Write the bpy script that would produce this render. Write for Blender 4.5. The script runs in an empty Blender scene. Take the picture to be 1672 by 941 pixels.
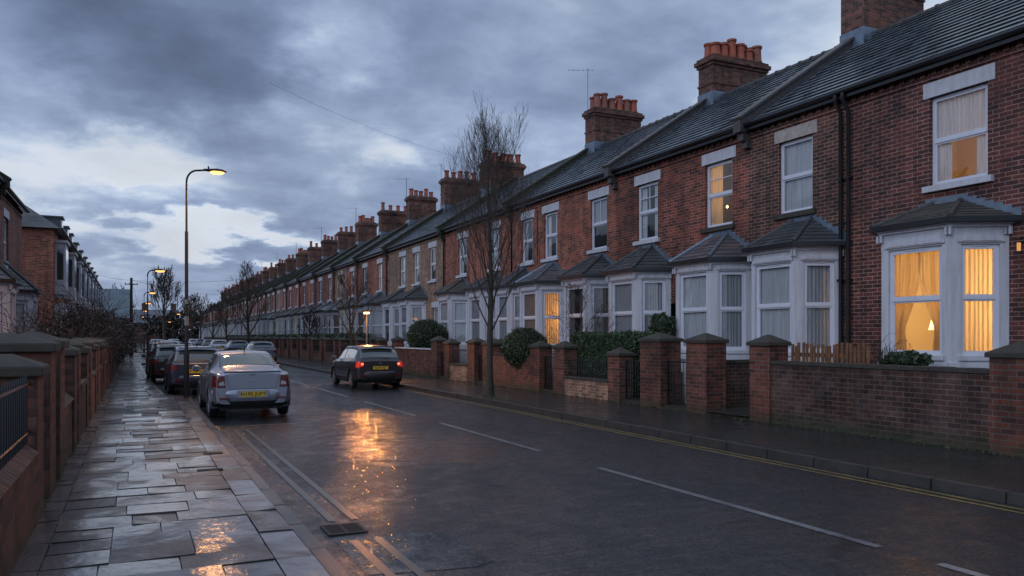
import bpy, bmesh, math, random
import numpy as np
from mathutils import Vector, Matrix
from math import sin, cos, pi, radians, atan, tan, sqrt

rnd = random.Random(7)
scene = bpy.context.scene
col = scene.collection

# ------------------------------------------------------------------ materials
MATS = {}

class NT:
    """tiny node helper"""
    def __init__(self, nt):
        self.nt = nt
    def n(self, kind, **kw):
        x = self.nt.nodes.new(kind)
        for k, v in kw.items():
            if k.startswith('i_'):
                key = k[2:].replace('_', ' ')
                x.inputs[key].default_value = v
            else:
                setattr(x, k, v)
        return x
    def l(self, a, b):
        self.nt.links.new(a, b)
    def math(self, op, a, b=None, c=None, clamp=False):
        m = self.nt.nodes.new('ShaderNodeMath'); m.operation = op; m.use_clamp = clamp
        for i, v in enumerate((a, b, c)):
            if v is None: continue
            if isinstance(v, (int, float)): m.inputs[i].default_value = v
            else: self.l(v, m.inputs[i])
        return m.outputs[0]
    def mix(self, f, a, b):
        m = self.nt.nodes.new('ShaderNodeMix'); m.data_type = 'RGBA'
        for i, v in ((0, f), (6, a), (7, b)):
            if isinstance(v, (int, float)): m.inputs[i].default_value = v
            elif isinstance(v, (tuple, list)): m.inputs[i].default_value = (*v[:3], 1)
            else: self.l(v, m.inputs[i])
        return m.outputs[2]
    def mult(self, a, b, f=1.0):
        m = self.nt.nodes.new('ShaderNodeMix'); m.data_type = 'RGBA'; m.blend_type = 'MULTIPLY'
        m.inputs[0].default_value = f
        for i, v in ((6, a), (7, b)):
            if isinstance(v, (tuple, list)): m.inputs[i].default_value = (*v[:3], 1)
            else: self.l(v, m.inputs[i])
        return m.outputs[2]
    def noise(self, vec, scale, detail=4, rough=.55, dist=0.0):
        x = self.n('ShaderNodeTexNoise'); x.inputs['Scale'].default_value = scale
        x.inputs['Detail'].default_value = detail; x.inputs['Roughness'].default_value = rough
        x.inputs['Distortion'].default_value = dist
        if vec is not None: self.l(vec, x.inputs['Vector'])
        return x.outputs['Fac']
    def ramp(self, f, stops):
        r = self.n('ShaderNodeValToRGB')
        el = r.color_ramp.elements
        while len(el) < len(stops): el.new(.5)
        for e, (p, c) in zip(el, stops):
            e.position = p
            e.color = (c, c, c, 1) if isinstance(c, (int, float)) else (*c, 1)
        self.l(f, r.inputs[0])
        return r.outputs[0]
    def vscale(self, vec, s):
        m = self.n('ShaderNodeMapping'); m.inputs['Scale'].default_value = s
        self.l(vec, m.inputs['Vector']); return m.outputs[0]

def newmat(name):
    m = bpy.data.materials.new(name); m.use_nodes = True
    nt = m.node_tree; nt.nodes.clear()
    h = NT(nt)
    out = h.n('ShaderNodeOutputMaterial'); bs = h.n('ShaderNodeBsdfPrincipled')
    h.l(bs.outputs[0], out.inputs[0])
    MATS[name] = m
    return m, h, bs, out

def setc(h, bs, key, v):
    if isinstance(v, (int, float)): bs.inputs[key].default_value = v
    elif isinstance(v, (tuple, list)): bs.inputs[key].default_value = (*v[:3], 1)
    else: h.l(v, bs.inputs[key])

def plain(name, c, rough=.5, metal=0, var=.25, scale=3.0, bump=0.0, bscale=40, spec=.5, coat=0, dirt=None, emit=None, es=0):
    m, h, bs, out = newmat(name)
    tc = h.n('ShaderNodeTexCoord').outputs['Object']
    n1 = h.noise(tc, scale, 5, .6)
    f = h.ramp(n1, [(.3, 0.0), (.7, 1.0)])
    lo = tuple(x*(1-var) for x in c); hi = tuple(min(1, x*(1+var*.6)) for x in c)
    colr = h.mix(f, lo, hi)
    if dirt:
        n2 = h.noise(tc, scale*2.3, 6, .7)
        colr = h.mix(h.ramp(n2, [(.52, 0.0), (.72, .8)]), colr, dirt)
    setc(h, bs, 'Base Color', colr)
    r = h.math('MULTIPLY_ADD', n1, rough*.5, rough*.75)
    setc(h, bs, 'Roughness', r); bs.inputs['Metallic'].default_value = metal
    bs.inputs['Specular IOR Level'].default_value = spec
    bs.inputs['Coat Weight'].default_value = coat; bs.inputs['Coat Roughness'].default_value = .05
    if bump:
        b = h.n('ShaderNodeBump'); b.inputs['Strength'].default_value = bump; b.inputs['Distance'].default_value = .01
        h.l(h.noise(tc, bscale, 4, .6), b.inputs['Height']); h.l(b.outputs[0], bs.inputs['Normal'])
    if emit:
        bs.inputs['Emission Color'].default_value = (*emit, 1); bs.inputs['Emission Strength'].default_value = es
    return m

def wall_uv(h):
    """(u, v) along walls from world position and normal"""
    g = h.n('ShaderNodeNewGeometry')
    sp = h.n('ShaderNodeSeparateXYZ'); h.l(g.outputs['Position'], sp.inputs[0])
    sn = h.n('ShaderNodeSeparateXYZ'); h.l(g.outputs['True Normal'], sn.inputs[0])
    ax = h.math('GREATER_THAN', h.math('ABSOLUTE', sn.outputs[0]), .6)
    u = h.math('ADD', h.math('MULTIPLY', sp.outputs[1], ax), h.math('MULTIPLY', sp.outputs[0], h.math('SUBTRACT', 1.0, ax)))
    az = h.math('GREATER_THAN', h.math('ABSOLUTE', sn.outputs[2]), .7)
    v = h.math('ADD', h.math('MULTIPLY', sp.outputs[2], h.math('SUBTRACT', 1.0, az)), h.math('MULTIPLY', sp.outputs[1], az))
    c = h.n('ShaderNodeCombineXYZ'); h.l(u, c.inputs[0]); h.l(v, c.inputs[1])
    return c.outputs[0], g.outputs['Position'], sp

def brick(name, c1, c2, mortar, bw=.235, rh=.083, soot=.5, white=0.0, moss=0.0, mort_size=.009):
    m, h, bs, out = newmat(name)
    uv, pos, sp = wall_uv(h)
    # slight wobble
    wob = h.n('ShaderNodeVectorMath'); wob.operation = 'SCALE'
    nz = h.n('ShaderNodeTexNoise'); nz.inputs['Scale'].default_value = 6; h.l(pos, nz.inputs['Vector'])
    h.l(nz.outputs['Color'], wob.inputs[0]); wob.inputs['Scale'].default_value = .006
    ad = h.n('ShaderNodeVectorMath'); ad.operation = 'ADD'; h.l(uv, ad.inputs[0]); h.l(wob.outputs[0], ad.inputs[1])
    bt = h.n('ShaderNodeTexBrick'); h.l(ad.outputs[0], bt.inputs['Vector'])
    bt.inputs['Scale'].default_value = 1; bt.inputs['Brick Width'].default_value = bw; bt.inputs['Row Height'].default_value = rh
    bt.inputs['Mortar Size'].default_value = mort_size; bt.inputs['Mortar Smooth'].default_value = .3; bt.inputs['Bias'].default_value = -.1
    bt.inputs['Color1'].default_value = (*c1, 1); bt.inputs['Color2'].default_value = (*c2, 1); bt.inputs['Mortar'].default_value = (*mortar, 1)
    # second random tint per brick (offset grid, different bias)
    bt2 = h.n('ShaderNodeTexBrick'); h.l(ad.outputs[0], bt2.inputs['Vector'])
    bt2.inputs['Scale'].default_value = 1; bt2.inputs['Brick Width'].default_value = bw; bt2.inputs['Row Height'].default_value = rh
    bt2.inputs['Mortar Size'].default_value = 0; bt2.inputs['Bias'].default_value = -.35
    bt2.offset = .5; bt2.squash_frequency = 3
    bt2.inputs['Color1'].default_value = (1.15, 1.1, 1.05, 1); bt2.inputs['Color2'].default_value = (.35, .33, .36, 1)
    c = h.mult(bt.outputs['Color'], bt2.outputs['Color'], .6)
    n1 = h.noise(pos, .55, 5, .6)
    n2 = h.noise(pos, 3.1, 6, .7)
    c = h.mult(c, h.ramp(n1, [(.3, 1-soot*.75), (.65, 1.08)]), 1)
    c = h.mult(c, h.ramp(n2, [(.35, .62), (.6, 1.1)]), .8)
    st = h.noise(h.vscale(pos, (2.6, 2.6, .30)), 1.6, 5, .65)
    c = h.mult(c, h.ramp(st, [(.36, .55), (.56, 1.06)]), .75)
    rp = h.noise(pos, .9, 2, .4)
    c = h.mix(h.ramp(rp, [(.60, 0.0), (.64, .22)]), c, tuple(x*1.5 for x in c1))
    if white:
        nw = h.noise(pos, 2.2, 6, .75)
        wz = h.math('MULTIPLY', h.ramp(nw, [(.44, 0.0), (.60, white)]), h.math('MULTIPLY', h.math('SUBTRACT', 1.0, bt.outputs['Fac']), h.ramp(bt2.outputs['Color'], [(.35, .25), (1.0, 1.0)])))
        c = h.mix(wz, c, (.20, .15, .145))
    if moss:
        nm = h.noise(pos, 5, 5, .7)
        low = h.math('SUBTRACT', 1.0, h.math('MULTIPLY', h.math('SUBTRACT', sp.outputs[2], .1), 3.2), clamp=True)
        c = h.mix(h.math('MULTIPLY', low, h.math('MULTIPLY', nm, moss*1.6), clamp=True), c, (.03, .04, .02))
    setc(h, bs, 'Base Color', c)
    setc(h, bs, 'Roughness', h.ramp(n2, [(.3, .55), (.7, .9)]))
    bs.inputs['Specular IOR Level'].default_value = .35
    b = h.n('ShaderNodeBump'); b.inputs['Strength'].default_value = .55; b.inputs['Distance'].default_value = .006
    hh = h.math('SUBTRACT', h.math('MULTIPLY', n2, .5), bt.outputs['Fac'])
    h.l(hh, b.inputs['Height']); h.l(b.outputs[0], bs.inputs['Normal'])
    return m

R1, R2, MO = (.27, .070, .042), (.11, .039, .029), (.40, .27, .22)
brick('brick_red', R1, R2, MO, soot=.6, mort_size=.007)
brick('brick_deep', (.15, .045, .036), (.060, .030, .026), (.42, .28, .235), soot=.55, mort_size=.007)
brick('brick_orange', (.34, .090, .046), (.18, .052, .034), (.38, .27, .22), soot=.4)
brick('brick_brown', (.15, .055, .038), (.065, .034, .028), (.36, .26, .21), soot=.6)
brick('brick_tan', (.36, .20, .12), (.24, .12, .075), (.4, .35, .3), soot=.5)
brick('brick_chimney', (.23, .085, .055), (.085, .045, .035), (.16, .13, .11), soot=.8)
brick('brick_wall', (.072, .030, .020), (.032, .018, .015), (.16, .112, .09), soot=.5, white=.22, moss=1.0, bw=.22, rh=.083)
brick('brick_pier', (.185, .056, .034), (.09, .038, .03), (.16, .13, .11), soot=.6, moss=.9)
brick('brick_left', (.19, .065, .04), (.085, .038, .028), (.09, .075, .065), soot=.7, moss=.8, mort_size=.007)

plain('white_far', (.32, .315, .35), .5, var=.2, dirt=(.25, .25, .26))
def whitepaint(name, c):
    m, h, bs, out = newmat(name)
    pos = h.n('ShaderNodeNewGeometry').outputs['Position']
    st = h.noise(h.vscale(pos, (7, 7, .8)), 1.3, 6, .65)
    pt = h.noise(pos, 2.4, 6, .7); fl = h.noise(pos, 15, 5, .7)
    cc = h.mix(h.ramp(st, [(.46, 0.0), (.70, .55)]), c, (.30, .29, .29))
    cc = h.mix(h.ramp(pt, [(.54, 0.0), (.72, .35)]), cc, (.36, .35, .33))
    sp = h.n('ShaderNodeSeparateXYZ'); h.l(pos, sp.inputs[0])
    low = h.math('SUBTRACT', 1.0, h.math('MULTIPLY', h.math('SUBTRACT', sp.outputs[2], .2), 1.1), clamp=True)
    cc = h.mix(h.math('MULTIPLY', low, h.math('MULTIPLY', pt, 1.4), clamp=True), cc, (.12, .13, .10))
    cc = h.mix(h.ramp(fl, [(.66, 0.0), (.70, .5)]), cc, (.40, .36, .33))
    setc(h, bs, 'Base Color', cc); setc(h, bs, 'Roughness', h.ramp(pt, [(.3, .4), (.7, .7)]))
    b = h.n('ShaderNodeBump'); b.inputs['Strength'].default_value = .35; b.inputs['Distance'].default_value = .008
    h.l(h.math('ADD', fl, pt), b.inputs['Height']); h.l(b.outputs[0], bs.inputs['Normal'])
whitepaint('white_paint', (.535, .525, .56))
plain('upvc', (.62, .62, .68), .3, var=.04)
plain('stone_lintel', (.42, .36, .32), .7, var=.3, scale=4, bump=.3, dirt=(.2, .17, .15))
plain('stone_cap', (.048, .041, .032), .8, var=.45, scale=6, bump=.6, bscale=60, dirt=(.04, .045, .02))
plain('black_metal', (.012, .012, .014), .35, var=.2, spec=.5)
plain('lead', (.17, .21, .26), .33, var=.3, scale=5, metal=.4, bump=.25, bscale=14)
plain('ridge_tile', (.07, .06, .06), .55, var=.4, scale=6, bump=.3, dirt=(.06, .07, .03))
plain('terracotta', (.36, .085, .045), .7, var=.35, scale=3, bump=.3, dirt=(.12, .06, .05))
plain('terracotta_dark', (.27, .09, .06), .7, var=.35, scale=3, bump=.3, dirt=(.05, .04, .04))
plain('soot_top', (.05, .05, .035), .8, var=.5, scale=9, bump=.6, dirt=(.05, .065, .02))
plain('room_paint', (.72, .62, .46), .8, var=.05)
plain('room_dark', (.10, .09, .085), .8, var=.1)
plain('door_paint', (.03, .035, .05), .35, var=.1, coat=.3)
plain('door_red', (.12, .02, .02), .35, var=.1, coat=.3)
plain('earth', (.035, .028, .02), .85, var=.4, scale=5, bump=.6, bscale=25)
plain('pole_black', (.010, .010, .012), .6, var=.35, scale=4, spec=.3)
plain('pole_wood', (.03, .024, .02), .8, var=.4, scale=3)
plain('pole_grey', (.25, .22, .19), .45, var=.2)
plain('picket_wood', (.17, .075, .035), .7, var=.45, scale=7, bump=.3)
plain('bark', (.045, .036, .027), .85, var=.5, scale=6, bump=.8, bscale=35, dirt=(.04, .05, .02))
plain('twig', (.05, .034, .026), .8, var=.3)
plain('twig_red', (.04, .022, .018), .8, var=.3)
plain('kerb_stone', (.05, .046, .043), .22, var=.35, scale=4, bump=.4, bscale=50, dirt=(.06, .055, .05))
plain('kerb_dark', (.045, .040, .036), .4, var=.35, scale=4, bump=.4, bscale=50, dirt=(.05, .04, .03))
plain('grate_iron', (.02, .017, .015), .7, metal=.0, var=.4, scale=12, bump=.4)
plain('cable', (.02, .02, .022), .6)
plain('shade_cloth', (.8, .62, .4), .8, emit=(1.0, .55, .2), es=3.5)
plain('lamp_base', (.10, .06, .035), .4)
plain('white_plaster', (.6, .6, .62), .7, var=.15, dirt=(.3, .3, .3))
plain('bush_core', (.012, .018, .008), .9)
plain('roof_far', (.10, .13, .155), .35, var=.35, scale=1.2, bump=.3, bscale=4)
plain('hedge_far', (.028, .024, .018), .95, var=.4, scale=2)

def emis(name, c, s):
    m = bpy.data.materials.new(name); m.use_nodes = True
    nt = m.node_tree; nt.nodes.clear(); h = NT(nt)
    o = h.n('ShaderNodeOutputMaterial'); e = h.n('ShaderNodeEmission'); e.inputs[0].default_value = (*c, 1); e.inputs[1].default_value = s
    h.l(e.outputs[0], o.inputs[0]); MATS[name] = m
emis('lamp_glow', (1.0, .46, .14), 3.2)
emis('lamp_glow_far', (1.0, .42, .12), 2.4)
emis('lamp_glow_small', (1.0, .46, .16), 6)
emis('bulb_glow', (1.0, .58, .24), 5)
emis('lantern_glow', (1.0, .5, .18), .7)

def leafmat(name, c, var=.5):
    m, h, bs, out = newmat(name)
    tc = h.n('ShaderNodeNewGeometry').outputs['Position']
    n1 = h.noise(tc, 6, 3); n2 = h.noise(tc, 40, 2)
    f = h.math('MULTIPLY_ADD', n1, .6, h.math('MULTIPLY', n2, .5))
    setc(h, bs, 'Base Color', h.ramp(f, [(.35, tuple(x*(1-var) for x in c)), (.7, tuple(x*(1+var) for x in c))]))
    bs.inputs['Roughness'].default_value = .5
leafmat('leaf_dark', (.030, .048, .020))
leafmat('leaf_hedge', (.034, .060, .020))
leafmat('leaf_brown', (.032, .020, .014))
leafmat('moss_grass', (.05, .07, .02))

# glass: fresnel reflection over transparency, slightly uneven
def glassmat(name, tint=(.93, .96, .97), wav=.06, ior=1.5, boost=1.0):
    m = bpy.data.materials.new(name); m.use_nodes = True
    nt = m.node_tree; nt.nodes.clear(); h = NT(nt)
    o = h.n('ShaderNodeOutputMaterial')
    tr = h.n('ShaderNodeBsdfTransparent'); tr.inputs[0].default_value = (*tint, 1)
    gl = h.n('ShaderNodeBsdfGlossy'); gl.inputs['Roughness'].default_value = .03
    g = h.n('ShaderNodeNewGeometry')
    dt = h.n('ShaderNodeVectorMath'); dt.operation = 'DOT_PRODUCT'; h.l(g.outputs['Incoming'], dt.inputs[0]); h.l(g.outputs['Normal'], dt.inputs[1])
    fr = h.math('MULTIPLY_ADD', h.math('POWER', h.math('SUBTRACT', 1.0, h.math('ABSOLUTE', dt.outputs['Value']), clamp=True), 5.0), .9, .045)
    b = h.n('ShaderNodeBump'); b.inputs['Strength'].default_value = wav; b.inputs['Distance'].default_value = .05
    h.l(h.noise(g.outputs['Position'], 2.2, 2), b.inputs['Height']); h.l(b.outputs[0], gl.inputs['Normal'])
    mx = h.n('ShaderNodeMixShader')
    h.l(h.math('MULTIPLY', fr, boost, clamp=True), mx.inputs[0]); h.l(tr.outputs[0], mx.inputs[1]); h.l(gl.outputs[0], mx.inputs[2])
    h.l(mx.outputs[0], o.inputs[0]); MATS[name] = m
glassmat('window_glass', boost=2.4)
glassmat('window_glass_clear', boost=1.0)

def clothmat(name, c, trans=.5, stripes=False):
    m = bpy.data.materials.new(name); m.use_nodes = True
    nt = m.node_tree; nt.nodes.clear(); h = NT(nt)
    o = h.n('ShaderNodeOutputMaterial')
    g = h.n('ShaderNodeTexCoord').outputs['Object']
    n = h.noise(h.vscale(g, (9, 9, .6)), 2, 4)
    colr = h.ramp(n, [(.3, tuple(x*.72 for x in c)), (.7, c)])
    d = h.n('ShaderNodeBsdfDiffuse'); t = h.n('ShaderNodeBsdfTranslucent')
    h.l(colr, d.inputs[0]); h.l(colr, t.inputs[0])
    mx = h.n('ShaderNodeMixShader'); mx.inputs[0].default_value = trans
    h.l(d.outputs[0], mx.inputs[1]); h.l(t.outputs[0], mx.inputs[2]); h.l(mx.outputs[0], o.inputs[0]); MATS[name] = m
clothmat('net_curtain', (.66, .65, .66), .2)
clothmat('net_grey', (.46, .45, .47), .25)
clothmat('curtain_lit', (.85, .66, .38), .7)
clothmat('curtain_dark', (.24, .21, .20), .3)

# roof slates
def slate(name, base, light, moss=.2, rough=.33):
    m, h, bs, out = newmat(name)
    g = h.n('ShaderNodeNewGeometry'); pos = g.outputs['Position']
    sp = h.n('ShaderNodeSeparateXYZ'); h.l(pos, sp.inputs[0])
    c = h.n('ShaderNodeCombineXYZ'); h.l(sp.outputs[1], c.inputs[0]); h.l(h.math('SUBTRACT', sp.outputs[2], 7.06), c.inputs[1])
    bt = h.n('ShaderNodeTexBrick'); h.l(c.outputs[0], bt.inputs['Vector'])
    bt.inputs['Scale'].default_value = 1; bt.inputs['Brick Width'].default_value = .27; bt.inputs['Row Height'].default_value = .1684
    bt.inputs['Mortar Size'].default_value = .006; bt.inputs['Bias'].default_value = 0
    bt.inputs['Color1'].default_value = (*base, 1); bt.inputs['Color2'].default_value = (*light, 1); bt.inputs['Mortar'].default_value = (.01, .01, .012, 1)
    n1 = h.noise(pos, 1.1, 6, .65); n2 = h.noise(pos, 7, 5, .7)
    cc = h.mult(bt.outputs['Color'], h.ramp(n1, [(.35, .5), (.65, 1.2)]), 1)
    cc = h.mix(h.ramp(n2, [(.55, 0.0), (.72, moss)]), cc, (.06, .07, .035))
    setc(h, bs, 'Base Color', cc)
    r = h.math('ADD', h.ramp(n1, [(.35, rough+.25), (.65, rough-.08)]), h.math('MULTIPLY', n2, .12))
    setc(h, bs, 'Roughness', r)
    bs.inputs['Specular IOR Level'].default_value = .9
    b = h.n('ShaderNodeBump'); b.inputs['Strength'].default_value = .5; b.inputs['Distance'].default_value = .008
    h.l(h.math('SUBTRACT', h.math('MULTIPLY', n2, .5), bt.outputs['Fac']), b.inputs['Height']); h.l(b.outputs[0], bs.inputs['Normal'])
slate('slate', (.07, .085, .10), (.18, .205, .24), .10, .15)
slate('slate_dark', (.036, .04, .045), (.075, .08, .09), .3, .26)
slate('tile_mossy', (.05, .045, .035), (.085, .075, .05), .7, .6)
slate('slate_mixed', (.06, .07, .085), (.17, .12, .12), .1, .3)

# wet asphalt
def asphalt(name, base, wet, bumpy, patch=True, lo=.10, hi=.45):
    m, h, bs, out = newmat(name)
    g = h.n('ShaderNodeNewGeometry'); pos = g.outputs['Position']
    big = h.noise(h.vscale(pos, (1, .55, 1)), .55, 5, .6, .6)
    med = h.noise(pos, 3.0, 5, .65)
    fine = h.noise(pos, 40, 4, .65)
    agg = h.n('ShaderNodeTexVoronoi'); agg.inputs['Scale'].default_value = 48; h.l(pos, agg.inputs['Vector'])
    c = h.mix(h.ramp(big, [(.35, 0.0), (.65, 1.0)]), tuple(x*.55 for x in base), tuple(x*1.3 for x in base))
    chip = h.n('ShaderNodeTexVoronoi'); chip.inputs['Scale'].default_value = 34; h.l(pos, chip.inputs['Vector'])
    cs = h.n('ShaderNodeSeparateColor'); h.l(chip.outputs['Color'], cs.inputs[0])
    c = h.mult(c, h.ramp(fine, [(.3, .6), (.7, 1.3)]), .8)
    c = h.mult(c, h.ramp(cs.outputs[0], [(.1, .45), (.8, 1.1), (.96, 2.4)]), 1)
    setc(h, bs, 'Base Color', c)
    wetf = h.math('MULTIPLY_ADD', med, .55, h.math('MULTIPLY', big, .65))
    dry = h.ramp(wetf, [(.50, 0.0), (.64, 1.0)])
    pud = h.ramp(wetf, [(.44, 1.0), (.52, 0.0)])
    setc(h, bs, 'Roughness', h.math('MULTIPLY_ADD', dry, hi+.2, lo+.15, clamp=True))
    setc(h, bs, 'Specular IOR Level', .28)
    rip = h.noise(h.vscale(pos, (.22, 1.7, 1)), 3.6, 7, .60, .5)
    rip3 = h.noise(h.vscale(pos, (.5, 1.8, 1)), 17, 3, .5, .8)
    b0 = h.n('ShaderNodeBump'); b0.inputs['Distance'].default_value = .022
    h.l(h.math('MULTIPLY_ADD', pud, -.35*bumpy, .85*bumpy), b0.inputs['Strength'])
    h.l(h.math('MULTIPLY_ADD', rip3, .35, rip), b0.inputs['Height'])
    b = h.n('ShaderNodeBump'); b.inputs['Distance'].default_value = .014
    b.inputs['Strength'].default_value = .9*bumpy
    h.l(h.math('MULTIPLY_ADD', agg.outputs['Distance'], 1.2, fine), b.inputs['Height'])
    h.l(b0.outputs[0], b.inputs['Normal']); h.l(b.outputs[0], bs.inputs['Normal'])
    b3 = h.n('ShaderNodeBump'); b3.inputs['Distance'].default_value = .008
    h.l(h.math('MULTIPLY_ADD', h.math('SUBTRACT', 1.0, pud), .30*bumpy, .04), b3.inputs['Strength'])
    h.l(h.math('ADD', fine, agg.outputs['Distance']), b3.inputs['Height']); h.l(b0.outputs[0], b3.inputs['Normal'])
    h.l(b3.outputs[0], bs.inputs['Coat Normal'])
    setc(h, bs, 'Coat Weight', h.math('MULTIPLY', h.ramp(wetf, [(.54, 1.0), (.72, .55)]), h.math('MULTIPLY', h.ramp(fine, [(.38, .6), (.55, 1.0)]), h.math('MULTIPLY_ADD', cs.outputs[1], .40, .60))))
    bs.inputs['Coat Roughness'].default_value = .04; bs.inputs['Coat IOR'].default_value = 1.9
asphalt('road_wet', (.011, .012, .0165), 1, 1.0, lo=.05, hi=.20)
asphalt('path_wet', (.018, .017, .018), 1, .9, lo=.15, hi=.35)
asphalt('patch_wet', (.10, .095, .1), 1, .6, lo=.12, hi=.35)
asphalt('patch_dark', (.03, .03, .032), 1, .5, lo=.25, hi=.5)

def linepaint(name, c, wear):
    m, h, bs, out = newmat(name)
    pos = h.n('ShaderNodeNewGeometry').outputs['Position']
    n = h.noise(pos, 14, 6, .75); n2 = h.noise(pos, 2, 3)
    f = h.math('MULTIPLY_ADD', n2, .4, h.math('MULTIPLY', n, .8))
    setc(h, bs, 'Base Color', h.mix(h.ramp(f, [(.45, wear), (.75, 1.0)]), c, (.05, .048, .05)))
    bs.inputs['Roughness'].default_value = .28
    b = h.n('ShaderNodeBump'); b.inputs['Strength'].default_value = .3; b.inputs['Distance'].default_value = .004
    h.l(h.noise(pos, 60, 3), b.inputs['Height']); h.l(b.outputs[0], bs.inputs['Normal'])
linepaint('line_white', (.36, .36, .38), .25)
linepaint('line_yellow', (.50, .33, .06), .15)
linepaint('line_yellow_worn', (.20, .145, .05), .50)

# paving slabs: tone from a vertex attribute
def slabs_mat():
    m, h, bs, out = newmat('paving')
    pos = h.n('ShaderNodeNewGeometry').outputs['Position']
    at = h.n('ShaderNodeAttribute'); at.attribute_name = 'tone'
    n1 = h.noise(pos, 1.6, 6, .65, .5); n2 = h.noise(pos, 26, 4, .65); n3 = h.noise(pos, 120, 2)
    c = h.mix(at.outputs['Fac'], (.012, .0115, .013), (.085, .078, .077))
    c = h.mult(c, h.ramp(n1, [(.35, .5), (.65, 1.15)]), 1)
    c = h.mult(c, h.ramp(n3, [(.3, .7), (.7, 1.2)]), .7)
    setc(h, bs, 'Base Color', c)
    wet = h.math('ADD', h.math('MULTIPLY', n1, .85), h.math('MULTIPLY', h.math('SUBTRACT', at.outputs['Fac'], .5), .30))
    setc(h, bs, 'Roughness', h.ramp(n1, [(.40, .45), (.66, .25)]))
    bs.inputs['Specular IOR Level'].default_value = .5
    b = h.n('ShaderNodeBump'); b.inputs['Strength'].default_value = .6; b.inputs['Distance'].default_value = .012
    h.l(h.math('MULTIPLY_ADD', n3, .25, n2), b.inputs['Height'])
    b2 = h.n('ShaderNodeBump'); b2.inputs['Strength'].default_value = .35; b2.inputs['Distance'].default_value = .02
    h.l(h.noise(pos, 5, 2), b2.inputs['Height']); h.l(b2.outputs[0], b.inputs['Normal'])
    h.l(b.outputs[0], bs.inputs['Normal'])
    b4 = h.n('ShaderNodeBump'); b4.inputs['Strength'].default_value = .14; b4.inputs['Distance'].default_value = .012
    h.l(n2, b4.inputs['Height']); h.l(b2.outputs[0], b4.inputs['Normal']); h.l(b4.outputs[0], bs.inputs['Coat Normal'])
    setc(h, bs, 'Coat Weight', h.ramp(wet, [(.36, .15), (.50, 1.0)])); bs.inputs['Coat Roughness'].default_value = .06; bs.inputs['Coat IOR'].default_value = 1.5
slabs_mat()

def carpaint(name, c, metal=.6, rough=.3):
    m, h, bs, out = newmat(name)
    tc = h.n('ShaderNodeTexCoord').outputs['Object']
    n = h.noise(tc, 3, 4)
    sp = h.n('ShaderNodeSeparateXYZ'); h.l(tc, sp.inputs[0])
    low = h.math('SUBTRACT', 1.0, h.math('MULTIPLY', sp.outputs[2], 1.6), clamp=True)   # road dirt low down
    setc(h, bs, 'Base Color', h.mix(h.math('MULTIPLY', low, h.math('MULTIPLY_ADD', n, .8, .1), clamp=True), c, (.05, .045, .04)))
    bs.inputs['Metallic'].default_value = metal
    setc(h, bs, 'Roughness', h.math('MULTIPLY_ADD', n, .18, rough))
    bs.inputs['Coat Weight'].default_value = .6
    dr = h.n('ShaderNodeTexVoronoi'); dr.inputs['Scale'].default_value = 90; h.l(tc, dr.inputs['Vector'])
    b = h.n('ShaderNodeBump'); b.inputs['Strength'].default_value = .12; b.inputs['Distance'].default_value = .004
    h.l(dr.outputs['Distance'], b.inputs['Height']); h.l(b.outputs[0], bs.inputs['Normal'])
carpaint('paint_silver', (.30, .31, .36), .7, .2)
carpaint('paint_navy', (.022, .032, .06), .4, .22)
carpaint('paint_dark', (.035, .032, .036), .4, .25)
carpaint('paint_black', (.012, .012, .015), .2, .22)
carpaint('paint_white', (.62, .63, .66), .05, .3)
carpaint('paint_grey', (.13, .14, .16), .5, .28)
carpaint('paint_blue', (.04, .085, .14), .4, .28)
plain('car_glass', (.03, .045, .05), .05, var=.1, spec=1.0, coat=1.0)
plain('car_trim', (.012, .012, .013), .5, var=.1)
plain('tyre', (.016, .016, .016), .75, var=.3, bump=.2)
plain('rim', (.34, .34, .36), .3, metal=.8, var=.1)
plain('light_red', (.11, .005, .006), .12, var=.1, coat=1.0)
plain('light_clear', (.38, .36, .36), .15, var=.2, coat=1.0)
plain('light_lit', (.5, .02, .01), .3, emit=(1.0, .05, .02), es=.3)
plain('light_hot', (.5, .1, .05), .3, emit=(1.0, .2, .08), es=2.2)
plain('plate_yellow', (.60, .40, .03), .4, var=.1)
plain('plate_white', (.5, .5, .5), .4, var=.1)
plain('badge_chrome', (.6, .6, .62), .2, metal=1.0, var=.05)

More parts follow.
